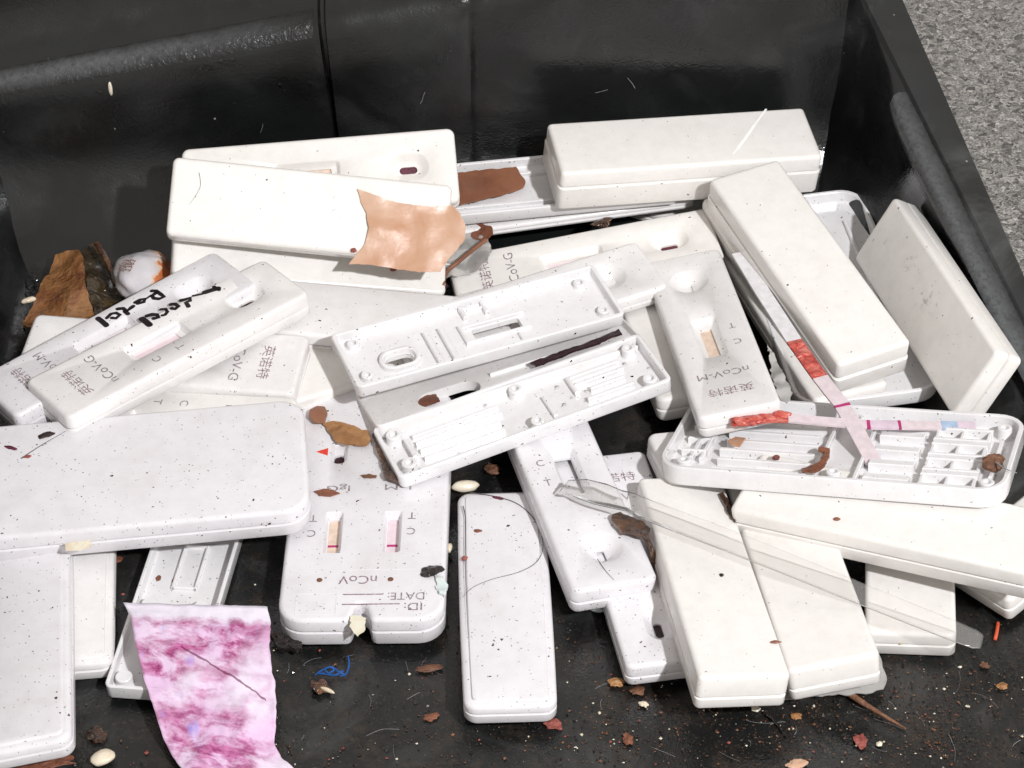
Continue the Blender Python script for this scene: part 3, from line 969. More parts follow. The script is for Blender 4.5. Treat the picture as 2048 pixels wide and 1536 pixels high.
# ------------------------------------------------------------------ the heap, back to front
back_up('c2', 'plain ivory cassette lying face down across another, peach scrap on its right end', 'warm')
front_up('c1', 'cassette with dark red oval sample slot, leaning on the back wall behind a face-down one', 'warm', 'oval', None, 'blood', 'membrane_tan')
back_up('c3', 'white cassette directly under the plain one with the peach scrap', 'warm')
back_up('c4', 'greyish blank cassette right of the handwritten pair, under the torn-open half', 'mid')
back_up('c5', 'white cassette left of the open halves with a square shadow on it', 'warm')

# the two cassettes with handwriting across them
cf = front_up('c6f', 'front cassette of the handwritten pair, lettered nCoV-G, marker writing along its edge', 'mid', 'oval', ('nCoV-G', '英诺特'), 'dark', 'membrane')
cb = front_up('c6b', 'rear cassette of the handwritten pair, lettered nCoV-M, half covered by the front one', 'cool', 'oval', ('nCoV-M', '英诺特'), None, 'membrane')
def stroke(key, e, pts, w):
    z = POSE[key][2] + 0.06
    ribbon_flat('handwriting', [local(key, u, v).to_2d() for u, v in pts], w * 1.08, z, M['marker'], e)
for pts, w in [([(196, 637), (204, 643), (213, 651)], 1.35),
               ([(214, 636), (222, 628), (232, 626), (240, 630), (232, 637), (224, 636)], 1.0),
               ([(236, 618), (246, 617), (254, 622), (262, 616), (266, 613)], 1.15), ([(250, 623), (256, 628)], 1.1),
               ([(271, 605), (280, 600), (290, 598), (288, 604), (276, 607)], 1.1), ([(292, 598), (302, 591)], 0.6),
               ([(304, 582), (312, 582), (322, 589), (328, 594), (318, 598), (308, 597), (304, 592), (312, 586)], 1.1)]:
    stroke('c6b', cb, pts, w)
for pts, w in [([(284, 638), (291, 643), (299, 650)], 1.6),
               ([(294, 632), (304, 629), (314, 630), (317, 635), (308, 637)], 1.2),
               ([(322, 619), (331, 618), (335, 624), (330, 630), (325, 631)], 0.9),
               ([(342, 609), (350, 608), (357, 613), (350, 618), (344, 617)], 1.15),
               ([(362, 601), (372, 599), (380, 596), (380, 602), (372, 605), (377, 613)], 1.1),
               ([(386, 592), (396, 590), (405, 588)], 0.7)]:
    stroke('c6f', cf, pts, w)
for pts, w in [([(408, 579), (420, 575), (434, 571)], 1.5), ([(426, 568), (436, 574)], 1.0)]:
    stroke('c6f', cf, [(u + 2, v + 6) for u, v in pts], w)

front_up('c8a', 'cassette lettered nCoV-G under the handwritten pair, its corner showing at far left', 'mid', 'oval', ('nCoV-G', '英诺特'), None)
front_up('c8b', 'cassette squeezed between the handwritten pair and the big blank card, only its C shows', 'warm', 'oval', ('nCoV-G', '英诺特'), None)
back_up('c9', 'big blank wide card with rounded corners at the left edge, face down', 'cool', r=6.0)

# ---- wide card with two windows
L, W, T = POSE['c10'][:3]
e = root('c10', 'test_card', 'wide speckled card with two result windows, upside-down nCoV, DATE and ID print', 'test card')
lp = outline(L, W, 6.0, 0, 5.4)
lower_shell(e, lp, 4.2, M['cool'])
mb = MB()
ls = mb.stack(lp, [(0.4, 4.25), (0, 4.6), (0, T - 0.9), (0.22, T - 0.4), (0.75, T - 0.05), (1.1, T)])
tops = []
for wy, tone in ((7.7, 'membrane_tan'), (-5.9, 'membrane')):
    ow = rrect(13.8, 4.2, 0.9, 6, -11.6, wy)
    a = mb.stack(ow, [(0, T), (0.2, T - 0.2), (0.6, T - 1.7)])
    iw = rrect(11.8, 2.5, 0.5, 6, -11.6, wy)
    b0 = mb.loop(iw, T - 1.8); b1 = mb.loop(iw, T - 2.3)
    mb.bridge(a[-1], b0); mb.bridge(b0, b1); tops.append(a[0])
wl = rrect(9.0, 4.4, 2.15, 6, 16.4, 8.0)
a = mb.stack(wl, [(0, T), (0.3, T - 0.25), (1.0, T - 1.3)])
iw = rrect(4.2, 2.6, 1.25, 6, 14.8, 8.0); b0 = mb.loop(iw, T - 1.8); b1 = mb.loop(iw, T - 2.4)
mb.bridge(a[-1], b0); mb.bridge(b0, b1); tops.append(a[0])
mb.cap(ls[-1], tops); mb.build('upper_shell', M['cool'], e)
for wy, tone in ((7.7, 'membrane_tan'), (-5.9, 'membrane')):
    p = MB(); p.box(-18.5, -4.5, wy - 2, wy + 2, T - 2.8, T - 2.32, 0.1); s_ = p.build('test_strip', M[tone], e)
    p = MB(); p.box(-14.3, -13.55, wy - 1.44, wy + 1.44, T - 2.34, T - 2.29, 0.02); p.build('control_line', M['magenta'], s_)
p = MB(); p.box(11, 19, 6, 10, T - 2.9, T - 2.42, 0.1); p.build('sample_pad', M['dark'], e)
z = T + 0.03
for s, sz, x, y, wd, mt in [('IgG', 2.6, 3.5, 7.4, 5.4, 'ink'), ('IgM', 2.6, 3.8, -6.6, 6.2, 'ink'), ('T', 2.2, -7.0, 12.6, None, 'ink_dark'), ('C', 2.2, -12.0, 12.7, None, 'ink_dark'),
                            ('T', 2.2, -6.4, -10.2, None, 'ink'), ('C', 2.2, -11.6, -10.2, None, 'ink'), ('nCoV', 2.6, -27.3, 1.2, 8.6, 'ink_dark'),
                            ('DATE:', 2.3, -32.6, -9.9, 8.2, 'ink'), ('ID:', 2.3, -35.9, -11.6, 4.0, 'ink')]:
    lettering(s, sz, x, y, z, 90, M[mt], e, width=wd)
for x, y0, y1 in ((-31.9, -4.8, 4.3), (-35.0, -8.6, 4.3)):
    p = MB(); p.box(x - 0.16, x + 0.16, y0, y1, T + 0.005, T + 0.03, 0.005); p.build('printed_line', M['ink_dark'], e)
for y in (-6.2, 9.8):
    p = MB(); c_ = rrect(1.3, 1.3, 0.64, 5, -27.2, y); l_ = p.stack(c_, [(-0.1, T - 0.05), (0, T + 0.03)]); p.cap(l_[-1]); p.build('printed_dot', M['crumb'], e)
p = MB(); p.box(-24.15, -23.9, -17.2, 17.2, T - 0.02, T + 0.05, 0.02); p.build('ridge', M['cool'], e)
for (x0, x1, y0, y1) in ((-31.6, -31.4, 5.6, 14.6), (-38.0, -37.8, 5.6, 14.6), (-38.0, -31.4, 5.5, 5.7), (-38.0, -31.4, 14.5, 14.7)):
    p = MB(); p.box(x0, x1, y0, y1, T - 0.02, T + 0.06, 0.02); p.build('box_border', M['cool'], e)
tri = [(14.9, 10.7), (17.6, 10.7), (16.3, 13.6)]
tri = densify(tri, 0.5)
p = MB(); l_ = p.stack(tri, [(0, T + 0.005), (0, T + 0.03)]); p.cap(l_[-1]); p.build('arrow_mark', M['red_print'], e)

back_up('c11', 'single face-down cassette with long edge lines and a curled hair on it, front centre', 'cool', bulge=0.035, step=True)

# ---- cassettes in the middle and right
front_up('c12', 'upright-lying cassette lettered nCoV-M with round well, its window facing the viewer', 'mid', 'round', ('nCoV-M', '英诺特'), None, 'membrane_tan')
front_up('c13', 'greyish cassette end with a round well behind the torn-open half', 'mid', 'round', None, None, None)
front_up('c14', 'cassette lettered nCoV-G with dark oval slot, behind the open halves', 'warm', 'oval', ('nCoV-G', '英诺特'), 'blood', 'membrane')
e, fz, m = tray('c15', 'open white half with brown tape in it, half under the rear block')
for y in (-5.5, 5.5):
    rib(e, -28, 30, y - 0.5, y + 0.5, fz, 2.6, m)
back_up('c15c', 'low white cassette in the gap under the tape-filled half', 'mid')
back_up('c15d', 'white cassette lying flat beneath the rear block, only a wedge visible', 'warm')
back_up('c16', 'thick blank cassette block at the back with a white scratch on top', 'warm', split=0.6, r=1.3, fat=True)
back_up('c17', 'blank cassette block lying diagonally on top at the right', 'warm', split=0.5, r=1.3, fat=True)
back_up('c17b', 'cassette just beneath the diagonal block, its left edge sticking out', 'warm')
back_up('c40', 'cassette lying under the upright-lying nCoV-M one, its rounded corner showing at left', 'warm', r=2.5)
back_up('c41', 'cassette edge between the nCoV-M cassette and the diagonal block', 'warm', r=1.6)
back_up('c18', 'blank cassette tilted up against the right wall with water drops on it', 'warm', r=1.5)

e, fz, m = tray('c19', 'wide open card half under the diagonal block, with a thumb notch', r=6.5, wall=1.1, notch=0.0)
# notch collar at the near end
for k in range(9):
    a = math.pi * (k / 8)
mb = MB()
oc = [(40 - 5.2 + 4.0 * math.cos(a), 4.0 * math.sin(a) - 1) for a in [math.radians(100 + 160 * i / 14) for i in range(15)]]
ic = [(40 - 5.2 + 3.0 * math.cos(a), 3.0 * math.sin(a) - 1) for a in [math.radians(100 + 160 * i / 14) for i in range(15)]]
lp_ = oc + list(reversed(ic))
l_ = mb.stack(lp_, [(0, 1.1), (0, 4.3), (0.15, 4.5)]); mb.cap(l_[-1]); mb.build('notch_collar', m, e)
for y in (-12, -4, 4, 12):
    rib(e, -30, 20, y - 0.5, y + 0.5, fz, 2.2, m)

# ---- wide ribbed half
e, fz, m = tray('c21', 'wide open card half full of moulded ribs, two test strips lying on it', r=6.5, wall=1.2, floor_z=1.3)
for i, y in enumerate((-14.2, -9.6, -5.0, -0.4, 4.2, 8.8, 13.2)):
    rib(e, -28 + (i % 2) * 0.6, -5.5, y - 0.55, y + 0.55, fz, 3.5, m)
for i, y in enumerate((-13.0, -6.2, 0.6, 7.6, 13.4)):
    rib(e, 7.5, 18.0, y - 1.1, y + 1.1, fz, 3.6, m)
for x in (-3.6, 5.6):
    rib(e, x - 0.5, x + 0.5, -15.5, 15.5, fz, 3.3, m)
for i in range(4):
    y0 = -15.0 + i * 7.4
    rib(e, 20.0, 33.0, y0 - 0.5, y0 + 0.5, fz, 3.7, m)
    rib(e, 20.0, 33.0, y0 + 4.6, y0 + 5.6, fz, 3.7, m)
    for x in (20.5, 26.3, 32.4):
        rib(e, x - 0.45, x + 0.45, y0 + 0.5, y0 + 4.6, fz, 3.4, m)
for x, y in ((-34.5, -13.0), (-34.5, 13.0), (35.5, -13.2), (35.5, 13.2), (0.8, -13.5), (0.8, 13.5)):
    peg(e, x, y, fz, 4.3, 1.7, m)
for x in (-31.5, -34.0):
    rib(e, x - 0.5, x + 0.5, -9.5, 9.5, fz, 3.0, m)
for y in (-6, 0, 6):
    rib(e, -37.0, -31.0, y - 0.45, y + 0.45, fz, 3.2, m)
rib(e, 35.0, 36.0, -9, 9, fz, 3.2, m)

back_up('c22', 'white cassette tip poking out left of the ribbed half', 'mid', r=2.5)
back_up('c23', 'long blank cassette block crossing the right edge below the ribbed half', 'warm', r=1.5)
back_up('c24', 'blank cassette corner at the right edge under the long block', 'warm')
back_up('c25', 'left one of two blank cassette blocks lying side by side, bottom right', 'warm', r=1.4, split=0.35)
back_up('c26', 'right one of two blank cassette blocks lying side by side, bottom right', 'warm', r=1.4, split=0.35)
back_up('c27', 'blank cassette under the end of the clear dropper, bottom right', 'warm', r=1.8)
front_up('c29', 'cassette with C and T marks and a large round well at its near end, centre', 'cool', 'round', ('nCoV-M', '英诺特'), None, 'membrane_tan', strip_on=False, win_w=4.2)
front_up('c30', 'low cassette with a black slot, half under the left block of the pair', 'cool', 'oval', ('nCoV-G', '英诺特'), 'dark', 'membrane')

# ---- open halves in the centre
hole_w = rrect(7.0, 4.0, 1.8, 6, -21.5, -2.6)
hole_x = rrect(12.5, 3.6, 0.8, 6, 4.6, -0.8)
e, fz, m = tray('c32', 'torn-open upper half seen from inside, with slotted window and a hook-shaped hole', holes=(hole_w, hole_x), wall=1.1, floor_z=1.4)
for x in (-12.6, -8.7):
    rib(e, x - 0.8, x + 0.8, -8.2, 3.6, fz, 2.7, m)
rib(e, -4.0, 12.6, 1.4, 2.2, fz, 2.6, m, 'window_border'); rib(e, -4.0, 12.6, -3.6, -2.8, fz, 2.2, m, 'window_border')
rib(e, -4.6, -3.8, -4.0, 2.6, fz, 2.6, m, 'window_border')
mb = MB(); c_ = rrect(10.4, 7.2, 3.4, 8, -21.5, -2.6)
l_ = mb.stack(c_, [(0, fz - 0.05), (0.15, 2.6), (0.8, 2.8), (1.2, 2.6), (1.5, fz - 0.02)]); mb.build('well_collar', m, e)
for x, y in ((29.5, 5.8), (31.0, -5.5), (-30.5, 6.0), (-31, -5.5)):
    peg(e, x, y, fz, 3.0, 1.5, m)
for x in (-1.6, 4.2):
    rib(e, x - 0.5, x + 0.5, 4.6, 8.6, fz, 2.8, m)
rib(e, -1.6, 4.2, 6.8, 7.5, fz, 2.4, m); rib(e, 8.6, 9.3, -8.4, -4.6, fz, 2.4, m)

e, fz, m = tray('c33', 'wet open lower half seen from inside with long rails and pegs, centre', wall=1.1, floor_z=1.2)
for y in (-4.4, -1.4, 1.6, 4.2):
    rib(e, -27, -6.5 + (y > 0) * 1.5, y - 0.45, y + 0.45, fz, 2.4, m)
for x0, x1, y in ((14, 27, 4.6), (14, 27, 1.6), (17, 26, -1.4), (15, 27, -4.6)):
    rib(e, x0, x1, y - 0.5, y + 0.5, fz, 2.7, m)
rib(e, 13.2, 14.2, -1.2, 5.2, fz, 2.5, m); rib(e, 5.6, 6.6, -6.0, 2.0, fz, 2.2, m)
rib(e, -29.4, -28.0, -3.6, 3.6, fz, 3.0, m)
for x, y, r_ in ((0.7, 6.4, 1.7), (1.2, -7.0, 1.7), (-31.0, 5.6, 1.9), (-31.0, -5.6, 1.9), (30.6, 6.4, 1.7), (30.6, -6.6, 1.8)):
    peg(e, x, y, fz, 3.8, r_, m)

e, fz, m = tray('c34', 'pinkish open half with a big oval hole, wedged between the two open halves', mat='mid', holes=(rrect(16.0, 7.6, 3.7, 7, -14.5, -2.6),), floor_z=2.6, wall=0.7)
rib(e, -3, 20, -0.5, 0.5, fz, 3.4, m)

# ---- left foreground
back_up('c35', 'blank cassette with a mottled face at the bottom left corner', 'cool', step=True)
back_up('c36', 'low cassette showing right of the mottled one, bottom left', 'mid', step=True)
e, fz, m = tray('c37', 'open half with two round pegs running under the purple paper', wall=0.9, floor_z=1.1)
rib(e, -12.4, -11.7, -2.8, 2.8, fz, 2.0, m); rib(e, 1.2, 1.9, -2.8, 2.8, fz, 2.0, m)
rib(e, -12.4, 1.9, -3.0, -2.3, fz, 2.0, m); rib(e, -12.4, 1.9, 2.3, 3.0, fz, 2.0, m)
for x, y in ((8.5, -6.2), (8.5, 5.8), (31, -6.6), (31, 6.4), (-31, -6, ), (-31, 6)):
    peg(e, x, y, fz, 3.4, 1.9, m, hollow=False)
for x, y, s in ((-1.4, -6.8, 1), (-1.2, -2.9, 2)):
    lump('red_stain', (0, 0, 0), (1.0, 0.7, 0.12), M['rust'], s, parent=e).location = Vector((x, y, fz + 0.05)) * MM
# ------------------------------------------------------------------ strips, dropper, paper and litter
def strip(name, label, segs, width, cat='test strip', thick=0.55):
    """segs: list of (part name, material, [(u, v, z) ...]) laid end to end"""
    first = on_z(*segs[0][2][0])
    e = tag(empty(name, first), label, cat)
    for part, mat, pts in segs:
        P = [on_z(*p) for p in pts]
        v = []; f = []
        for i, p in enumerate(P):
            d = (P[min(i + 1, len(P) - 1)] - P[max(i - 1, 0)]).normalized()
            side = d.cross(Vector((0, 0, 1))).normalized() * width / 2
            upv = side.cross(d).normalized() * thick
            for q in (p - side, p + side, p + side + upv, p - side + upv):
                v.append(q - first)
        for i in range(len(P) - 1):
            for k in range(4):
                k2 = (k + 1) % 4
                f.append((i * 4 + k, i * 4 + k2, (i + 1) * 4 + k2, (i + 1) * 4 + k))
        f.append((0, 1, 2, 3)); n = len(v); f.append((n - 4, n - 3, n - 2, n - 1))
        mesh_obj(part, v, f, M[mat], e, 30)
    return e

s1 = strip('test_strip', 'diagonal test strip with a red end and one purple line, leaning into the ribbed half',
      [('white_pad', 'strip_white', [(1478, 508, 19), (1526, 588, 19), (1570, 656, 19.6), (1588, 684, 20)]),
       ('red_pad', 'red_pad', [(1588, 684, 20), (1604, 706, 20.4), (1622, 732, 20.8), (1640, 757, 21)]),
       ('membrane', 'strip_pink', [(1640, 757, 21), (1660, 783, 21.2), (1683, 811, 21)]),
       ('control_line', 'magenta', [(1683, 811, 21.05), (1686, 816, 21.0)]),
       ('membrane', 'strip_pink', [(1686, 816, 21), (1712, 862, 21.2), (1748, 928, 21.0)])], 3.9)
for i, (u, v) in enumerate(((1594, 692), (1606, 710), (1620, 730), (1633, 748))):
    z = 20.7 + i * 0.2
    lump('red_fold', (0, 0, 0), (1.7, 1.1, 0.6), M['red_pad'], 30 + i, 0.5, 0.4, parent=s1, sub=3).location = (on_z(u, v, z) - on_z(1478, 508, 19)) * MM
s2 = strip('test_strip', 'level test strip with a red end and a blue mark, lying on the ribbed half',
      [('red_pad', 'red_pad', [(1462, 846, 20.90), (1500, 842, 21.30), (1540, 838, 21.60), (1576, 838, 21.60)]),
       ('membrane', 'strip_pink', [(1576, 838, 21.60), (1650, 845, 21.30), (1733, 851, 20.90)]),
       ('control_line', 'magenta', [(1733, 851, 20.95), (1740, 851.5, 20.90)]),
       ('membrane', 'strip_lilac', [(1740, 851.5, 20.90), (1796, 852, 20.70)]),
       ('test_line', 'magenta', [(1796, 852, 20.75), (1802, 852, 20.70)]),
       ('absorbent_pad', 'strip_pink', [(1802, 852, 20.80), (1840, 853, 20.70), (1882, 853, 20.50)]),
       ('blue_mark', 'strip_blue', [(1882, 853, 20.50), (1915, 854, 20.50)]),
       ('absorbent_pad', 'strip_lilac', [(1915, 854, 20.50), (1950, 855, 20.40)])], 2.8)
for i, (u, v) in enumerate(((1488, 843), (1512, 840), (1536, 836), (1562, 830))):
    lump('red_fold', (0, 0, 0), (2.6, 1.2, 0.8), M['red_pad'], 40 + i, 0.5, -0.1, parent=s2, sub=3).location = (on_z(u, v, 21.9) - on_z(1462, 846, 20.9)) * MM

# ---- clear dropper: flattened hollow tube with a pinched bulb
def dropper():
    st = [(1121, 986, 15.5, 0.5, 0.3), (1140, 975, 16.0, 2.2, 0.9), (1165, 978, 16.3, 3.0, 1.3), (1200, 988, 16.8, 3.3, 1.4), (1232, 998, 17.4, 2.9, 1.2), (1258, 1004, 18, 2.8, 1.2),
          (1300, 1022, 18.6, 3.2, 0.5), (1380, 1052, 18.8, 3.4, 0.4), (1480, 1090, 18.8, 3.4, 0.4), (1600, 1138, 18.6, 3.3, 0.4), (1720, 1187, 18.0, 3.2, 0.4), (1840, 1235, 16.8, 3.1, 0.4),
          (1910, 1263, 15.8, 3.0, 0.4), (1950, 1279, 15.0, 2.8, 0.35), (1964, 1284, 14.7, 1.9, 0.4)]
    P = [on_z(u, v, z) for u, v, z, _, _ in st]
    org = P[0]
    e = tag(empty('dropper', org), 'clear flat plastic dropper lying across the paired blocks', 'dropper')
    def ring(i, k, shr):
        p = P[i]; d = (P[min(i + 1, len(P) - 1)] - P[max(i - 1, 0)]).normalized()
        side = d.cross(Vector((0, 0, 1))).normalized(); up_ = side.cross(d).normalized()
        w, h = st[i][3] - shr, st[i][4] - shr
        out = []
        for q in range(k):
            a = 2 * math.pi * q / k
            ca, sa = math.cos(a), math.sin(a)
            out.append(p - org + side * max(w, .05) * math.copysign(abs(ca) ** 0.6, ca) + up_ * max(h, .05) * math.copysign(abs(sa) ** 0.8, sa))
        return out
    def skin(name, lo, hi):
        k = 16; v = []; f = []
        for i in range(lo, hi + 1):
            v += ring(i, k, 0)
        for i in range(hi - lo):
            for q in range(k):
                q2 = (q + 1) % k
                f.append((i * k + q, i * k + q2, (i + 1) * k + q2, (i + 1) * k + q))
        if lo == 0: f.append(tuple(range(k)))
        if hi == len(P) - 1: f.append(tuple(range(len(v) - k, len(v))))
        return mesh_obj(name, v, f, M['clear'], e, 60)
    skin('bulb', 0, 5); skin('stem', 5, len(P) - 1)
    return e
dropper()

# ---- purple stained paper
rows = [((247, 1207), (535, 1214), 10.5), ((262, 1232), (540, 1240), 10.6), ((266, 1262), (541, 1268), 10.2), ((272, 1295), (539, 1302), 9.4), ((281, 1330), (543, 1338), 8.4), ((290, 1365), (551, 1374), 7.2),
        ((300, 1400), (553, 1410), 6.0), ((314, 1440), (553, 1446), 4.8), ((328, 1478), (548, 1482), 3.8), ((345, 1510), (562, 1512), 3.0), ((366, 1540), (590, 1540), 2.4), ((395, 1590), (620, 1590), 2.0), ((420, 1640), (640, 1640), 2.0)]
def paper():
    nu = 44; sub = 4
    rr = []
    for i in range(len(rows) - 1):
        (a, b, z0), (c, d, z1) = rows[i], rows[i + 1]
        for k in range(sub):
            s = k / sub
            rr.append(((a[0] + (c[0] - a[0]) * s, a[1] + (c[1] - a[1]) * s), (b[0] + (d[0] - b[0]) * s, b[1] + (d[1] - b[1]) * s), z0 + (z1 - z0) * s))
    rr.append(rows[-1])
    v = []; uv = []; f = []
    org = on_z(400, 1400, 6)
    for j, (a, b, z) in enumerate(rr):
        for i in range(nu + 1):
            s = i / nu
            u_ = a[0] + (b[0] - a[0]) * s; v_ = a[1] + (b[1] - a[1]) * s
            tt = j / (len(rr) - 1)
            jit = 3.0 * noise.noise(Vector((j * 0.55, 3.3 if s < 0.5 else 8.8, 0)))
            if i in (0, nu): u_ += jit
            p = on_z(u_, v_, z)
            q = Vector((p.x * 0.13, p.y * 0.13, 0))
            h = 1.5 * noise.noise(q) + 1.0 * abs(noise.noise(q * 2.2 + Vector((3, 1, 0)))) + 0.5 * abs(noise.noise(q * 5.1))
            h *= 0.35 + 0.65 * min(1, j / 8)
            edge = min(s, 1 - s)
            h += 0.6 * math.exp(-edge * 18) * noise.noise(Vector((j * 0.3, s * 2, 9)))
            v.append(p - org + Vector((0, -0.1, 1)) * h); uv.append((s, tt))
    w = nu + 1
    for j in range(len(rr) - 1):
        for i in range(nu):
            f.append((j * w + i, j * w + i + 1, (j + 1) * w + i + 1, (j + 1) * w + i))
    o = mesh_obj('stained_paper', v, f, M['paper'], None, 50, uv)
    md = o.modifiers.new('thickness', 'SOLIDIFY'); md.thickness = 0.00018
    o.location = org * MM
    return tag(o, 'crumpled white paper stained purple, hanging over the bottom edge', 'paper')
paper()

# ---- larger scraps
def T_(key, off=0.0):
    return lambda u, v: on_top(key, u, v, off)
def Z_(z):
    return lambda u, v: on_z(u, v, z)
def ramp_z(u0, z0, u1, z1):
    return lambda u, v: on_z(u, v, z0 + (z1 - z0) * (u - u0) / (u1 - u0))

tag(scrap('peach_scrap', [(715, 377), (740, 386), (775, 400), (820, 409), (865, 413), (905, 410), (918, 425), (930, 448), (931, 478), (915, 497), (896, 520), (880, 543), (845, 545), (790, 538), (735, 528), (697, 529), (712, 508), (730, 488), (737, 455), (733, 425), (722, 405)],
      T_('c2', 0.7), M['skin'], 0.25, 1.0, 0.10, 1.6, 3, 0.12), 'torn peach-coloured scrap stuck on the end of a blank cassette', 'scrap')
tag(scrap('brown_tape', [(916, 347), (960, 340), (1000, 337), (1034, 334), (1044, 352), (1052, 366), (1046, 378), (1020, 386), (1000, 392), (960, 402), (916, 412)],
      T_('c15', -0.9), M['tape'], 0.4, 0.5, 0.1, 1.6, 5, 0.2), 'piece of brown tape inside the open half at the back', 'tape')
tag(scrap('rust_scrap', [(932, 452), (950, 446), (968, 452), (984, 455), (986, 470), (968, 482), (945, 475)], T_('c14', 1.5), M['rust'], 0.5, 0.8, 0.2, 1.2, 6, 0.2),
    'small rust-orange scrap between the peach scrap and the lettered cassette', 'scrap')
tag(scrap('clear_wad', [(925, 470), (950, 465), (975, 478), (985, 500), (975, 525), (950, 542), (915, 552), (880, 558), (858, 548), (870, 530), (900, 515), (915, 495)], T_('c14', 1.2), M['film'], 0.4, 1.6, 0.22, 1.2, 7, 0.2),
    'wet translucent plastic wad beside the peach scrap', 'plastic scrap')
tag(tube('ochre_strand', [on_top('c14', 972, 480, 3.2), on_top('c14', 945, 500, 3.4), on_top('c14', 915, 525, 3.2), on_top('c14', 892, 545, 2.6), on_top('c14', 885, 572, 2.0)], 0.6, M['tape'], taper=False, sides=7),
    'soft ochre strand crossing the translucent wad', 'strand')
tag(lump('dark_fleck', on_top('c14', 888, 572, 1.2), (1.0, 1.2, 0.6), M['dark'], 3), 'dark wet fleck at the foot of the ochre strand', 'fleck')

tag(scrap('brown_leaf', [(45, 655), (70, 600), (100, 530), (112, 512), (140, 508), (160, 505), (170, 520), (172, 560), (180, 600), (190, 640), (200, 660), (120, 668)], ramp_z(50, 5, 190, 9), M['leaf'], 0.7, 1.8, 0.11, 1.6, 8, 0.2),
    'wet brown leaf with purple marks at far left', 'leaf')
tag(scrap('olive_leaf', [(160, 500), (178, 488), (196, 486), (206, 500), (222, 525), (238, 560), (246, 600), (246, 640), (205, 665), (188, 630), (176, 590), (168, 545)], ramp_z(160, 7.5, 246, 6), M['olive'], 0.8, 2.2, 0.17, 1.5, 9, 0.25),
    'dark olive wet leaf between the brown leaf and the white wad', 'leaf')
tag(tube('leaf_stem', [on_z(194, 488, 11), on_z(208, 510, 11), on_z(222, 540, 10), on_z(232, 570, 9)], 0.9, M['dark_brown'], taper=False), 'brown wet stalk on the olive leaf', 'stalk')
for i, (pts) in enumerate([[(78, 590), (90, 594), (102, 588), (108, 576)], [(100, 600), (110, 594), (120, 596), (124, 606), (116, 606)], [(108, 622), (114, 614), (126, 612), (132, 620)], [(138, 616), (146, 610), (156, 616), (160, 628)]]):
    pass
w = tag(empty('white_wad', on_z(288, 556, 12)), 'round white wad with an orange stain and tiny stamped digits, upper left', 'wad')
lump('body', (0, 0, 0), (8.2, 8.8, 6.0), M['wad'], 5, 0.16, 0.3, parent=w, sub=4, freq=1.2)
lettering('2382', 1.5, -2.6, -2.2, 5.95, 78, M['rust'], w, width=5.0, name='stamp'); lettering('0303', 1.5, -4.4, -1.6, 5.5, 78, M['rust'], w, width=4.6, name='stamp')

tag(scrap('ochre_flake', [(648, 848), (668, 842), (700, 848), (735, 862), (742, 880), (735, 892), (700, 890), (672, 886), (660, 868)], T_('c10', 0.7), M['ochre'], 0.5, 0.8, 0.16, 1.3, 11, 0.25), 'ochre flake on the two-window card below the open half', 'flake')
tag(scrap('brown_disc', [(620, 822), (634, 813), (650, 815), (656, 830), (650, 845), (630, 846), (618, 836)], T_('c10', 1.3), M['tape'], 0.7, 0.5, 0.2, 1.2, 12, 0.1), 'small brown disc at the top of the two-window card', 'disc')
tag(scrap('rust_sliver', [(628, 983), (648, 978), (668, 980), (679, 986), (660, 992), (638, 991)], T_('c10', 0.3), M['rust'], 0.4, 0.4, 0.2, 1.0, 13, 0.1), 'rust sliver over the IgG print', 'sliver')
tag(scrap('rust_sliver', [(722, 952), (738, 949), (754, 951), (752, 955), (730, 956)], T_('c10', 0.3), M['crumb'], 0.3, 0.3, 0.2, 1.0, 14, 0.1), 'thin brown sliver above the IgM print', 'sliver')
tag(scrap('brown_gunk', [(746, 870), (756, 880), (770, 915), (790, 950), (808, 968), (790, 968), (770, 960), (764, 930), (752, 905)], T_('c10', 1.0), M['dark_brown'], 1.2, 1.2, 0.3, 1.2, 15, 0.3), 'dark brown wet smear along the open half with pegs', 'smear')
tag(lump('black_gunk', on_top('c10', 862, 1140, 0.4), (2.2, 1.7, 0.9), M['black_gunk'], 21, 0.7, 0.3, sub=3), 'black clot near the right edge of the two-window card', 'clot')
tag(scrap('pale_crumb', [(872, 1150), (884, 1158), (894, 1172), (890, 1192), (878, 1190), (872, 1170)], T_('c10', 0.4), M['bluish_grain'], 0.6, 0.7, 0.3, 0.9, 22, 0.3), 'pale greenish crust on the right edge of the two-window card', 'crust')
tag(scrap('brown_stain', [(700, 1232), (716, 1230), (730, 1236), (730, 1262), (715, 1272), (702, 1262)], T_('c10', 0.12), M['grain'], 0.12, 0.1, 0.2, 1.0, 23, 0.25), 'tan crust above the thumb notch of the card', 'crust')
tag(scrap('black_gunk', [(543, 1268), (560, 1278), (585, 1280), (602, 1290), (604, 1304), (575, 1302), (548, 1290)], Z_(2.2), M['black_gunk'], 1.6, 1.6, 0.4, 1.1, 24, 0.4), 'ragged black dirt at the lower left corner of the two-window card', 'dirt')
tag(scrap('brown_gunk', [(1222, 1032), (1240, 1026), (1262, 1036), (1285, 1045), (1300, 1062), (1296, 1080), (1270, 1076), (1245, 1066), (1230, 1052)], T_('c29', 1.6), M['dark_brown'], 0.9, 1.4, 0.25, 1.1, 25, 0.25), 'brown wet scrap under the dropper next to the round well', 'scrap')
tag(tube('brown_strand', [on_top('c29', 1290, 1075, 0.8), on_top('c29', 1304, 1100, 0.6), on_z(1306, 1135, 8), on_z(1298, 1160, 7)], 0.6, M['dark_brown'], taper=False), 'brown strand trailing down beside the left paired block', 'strand')
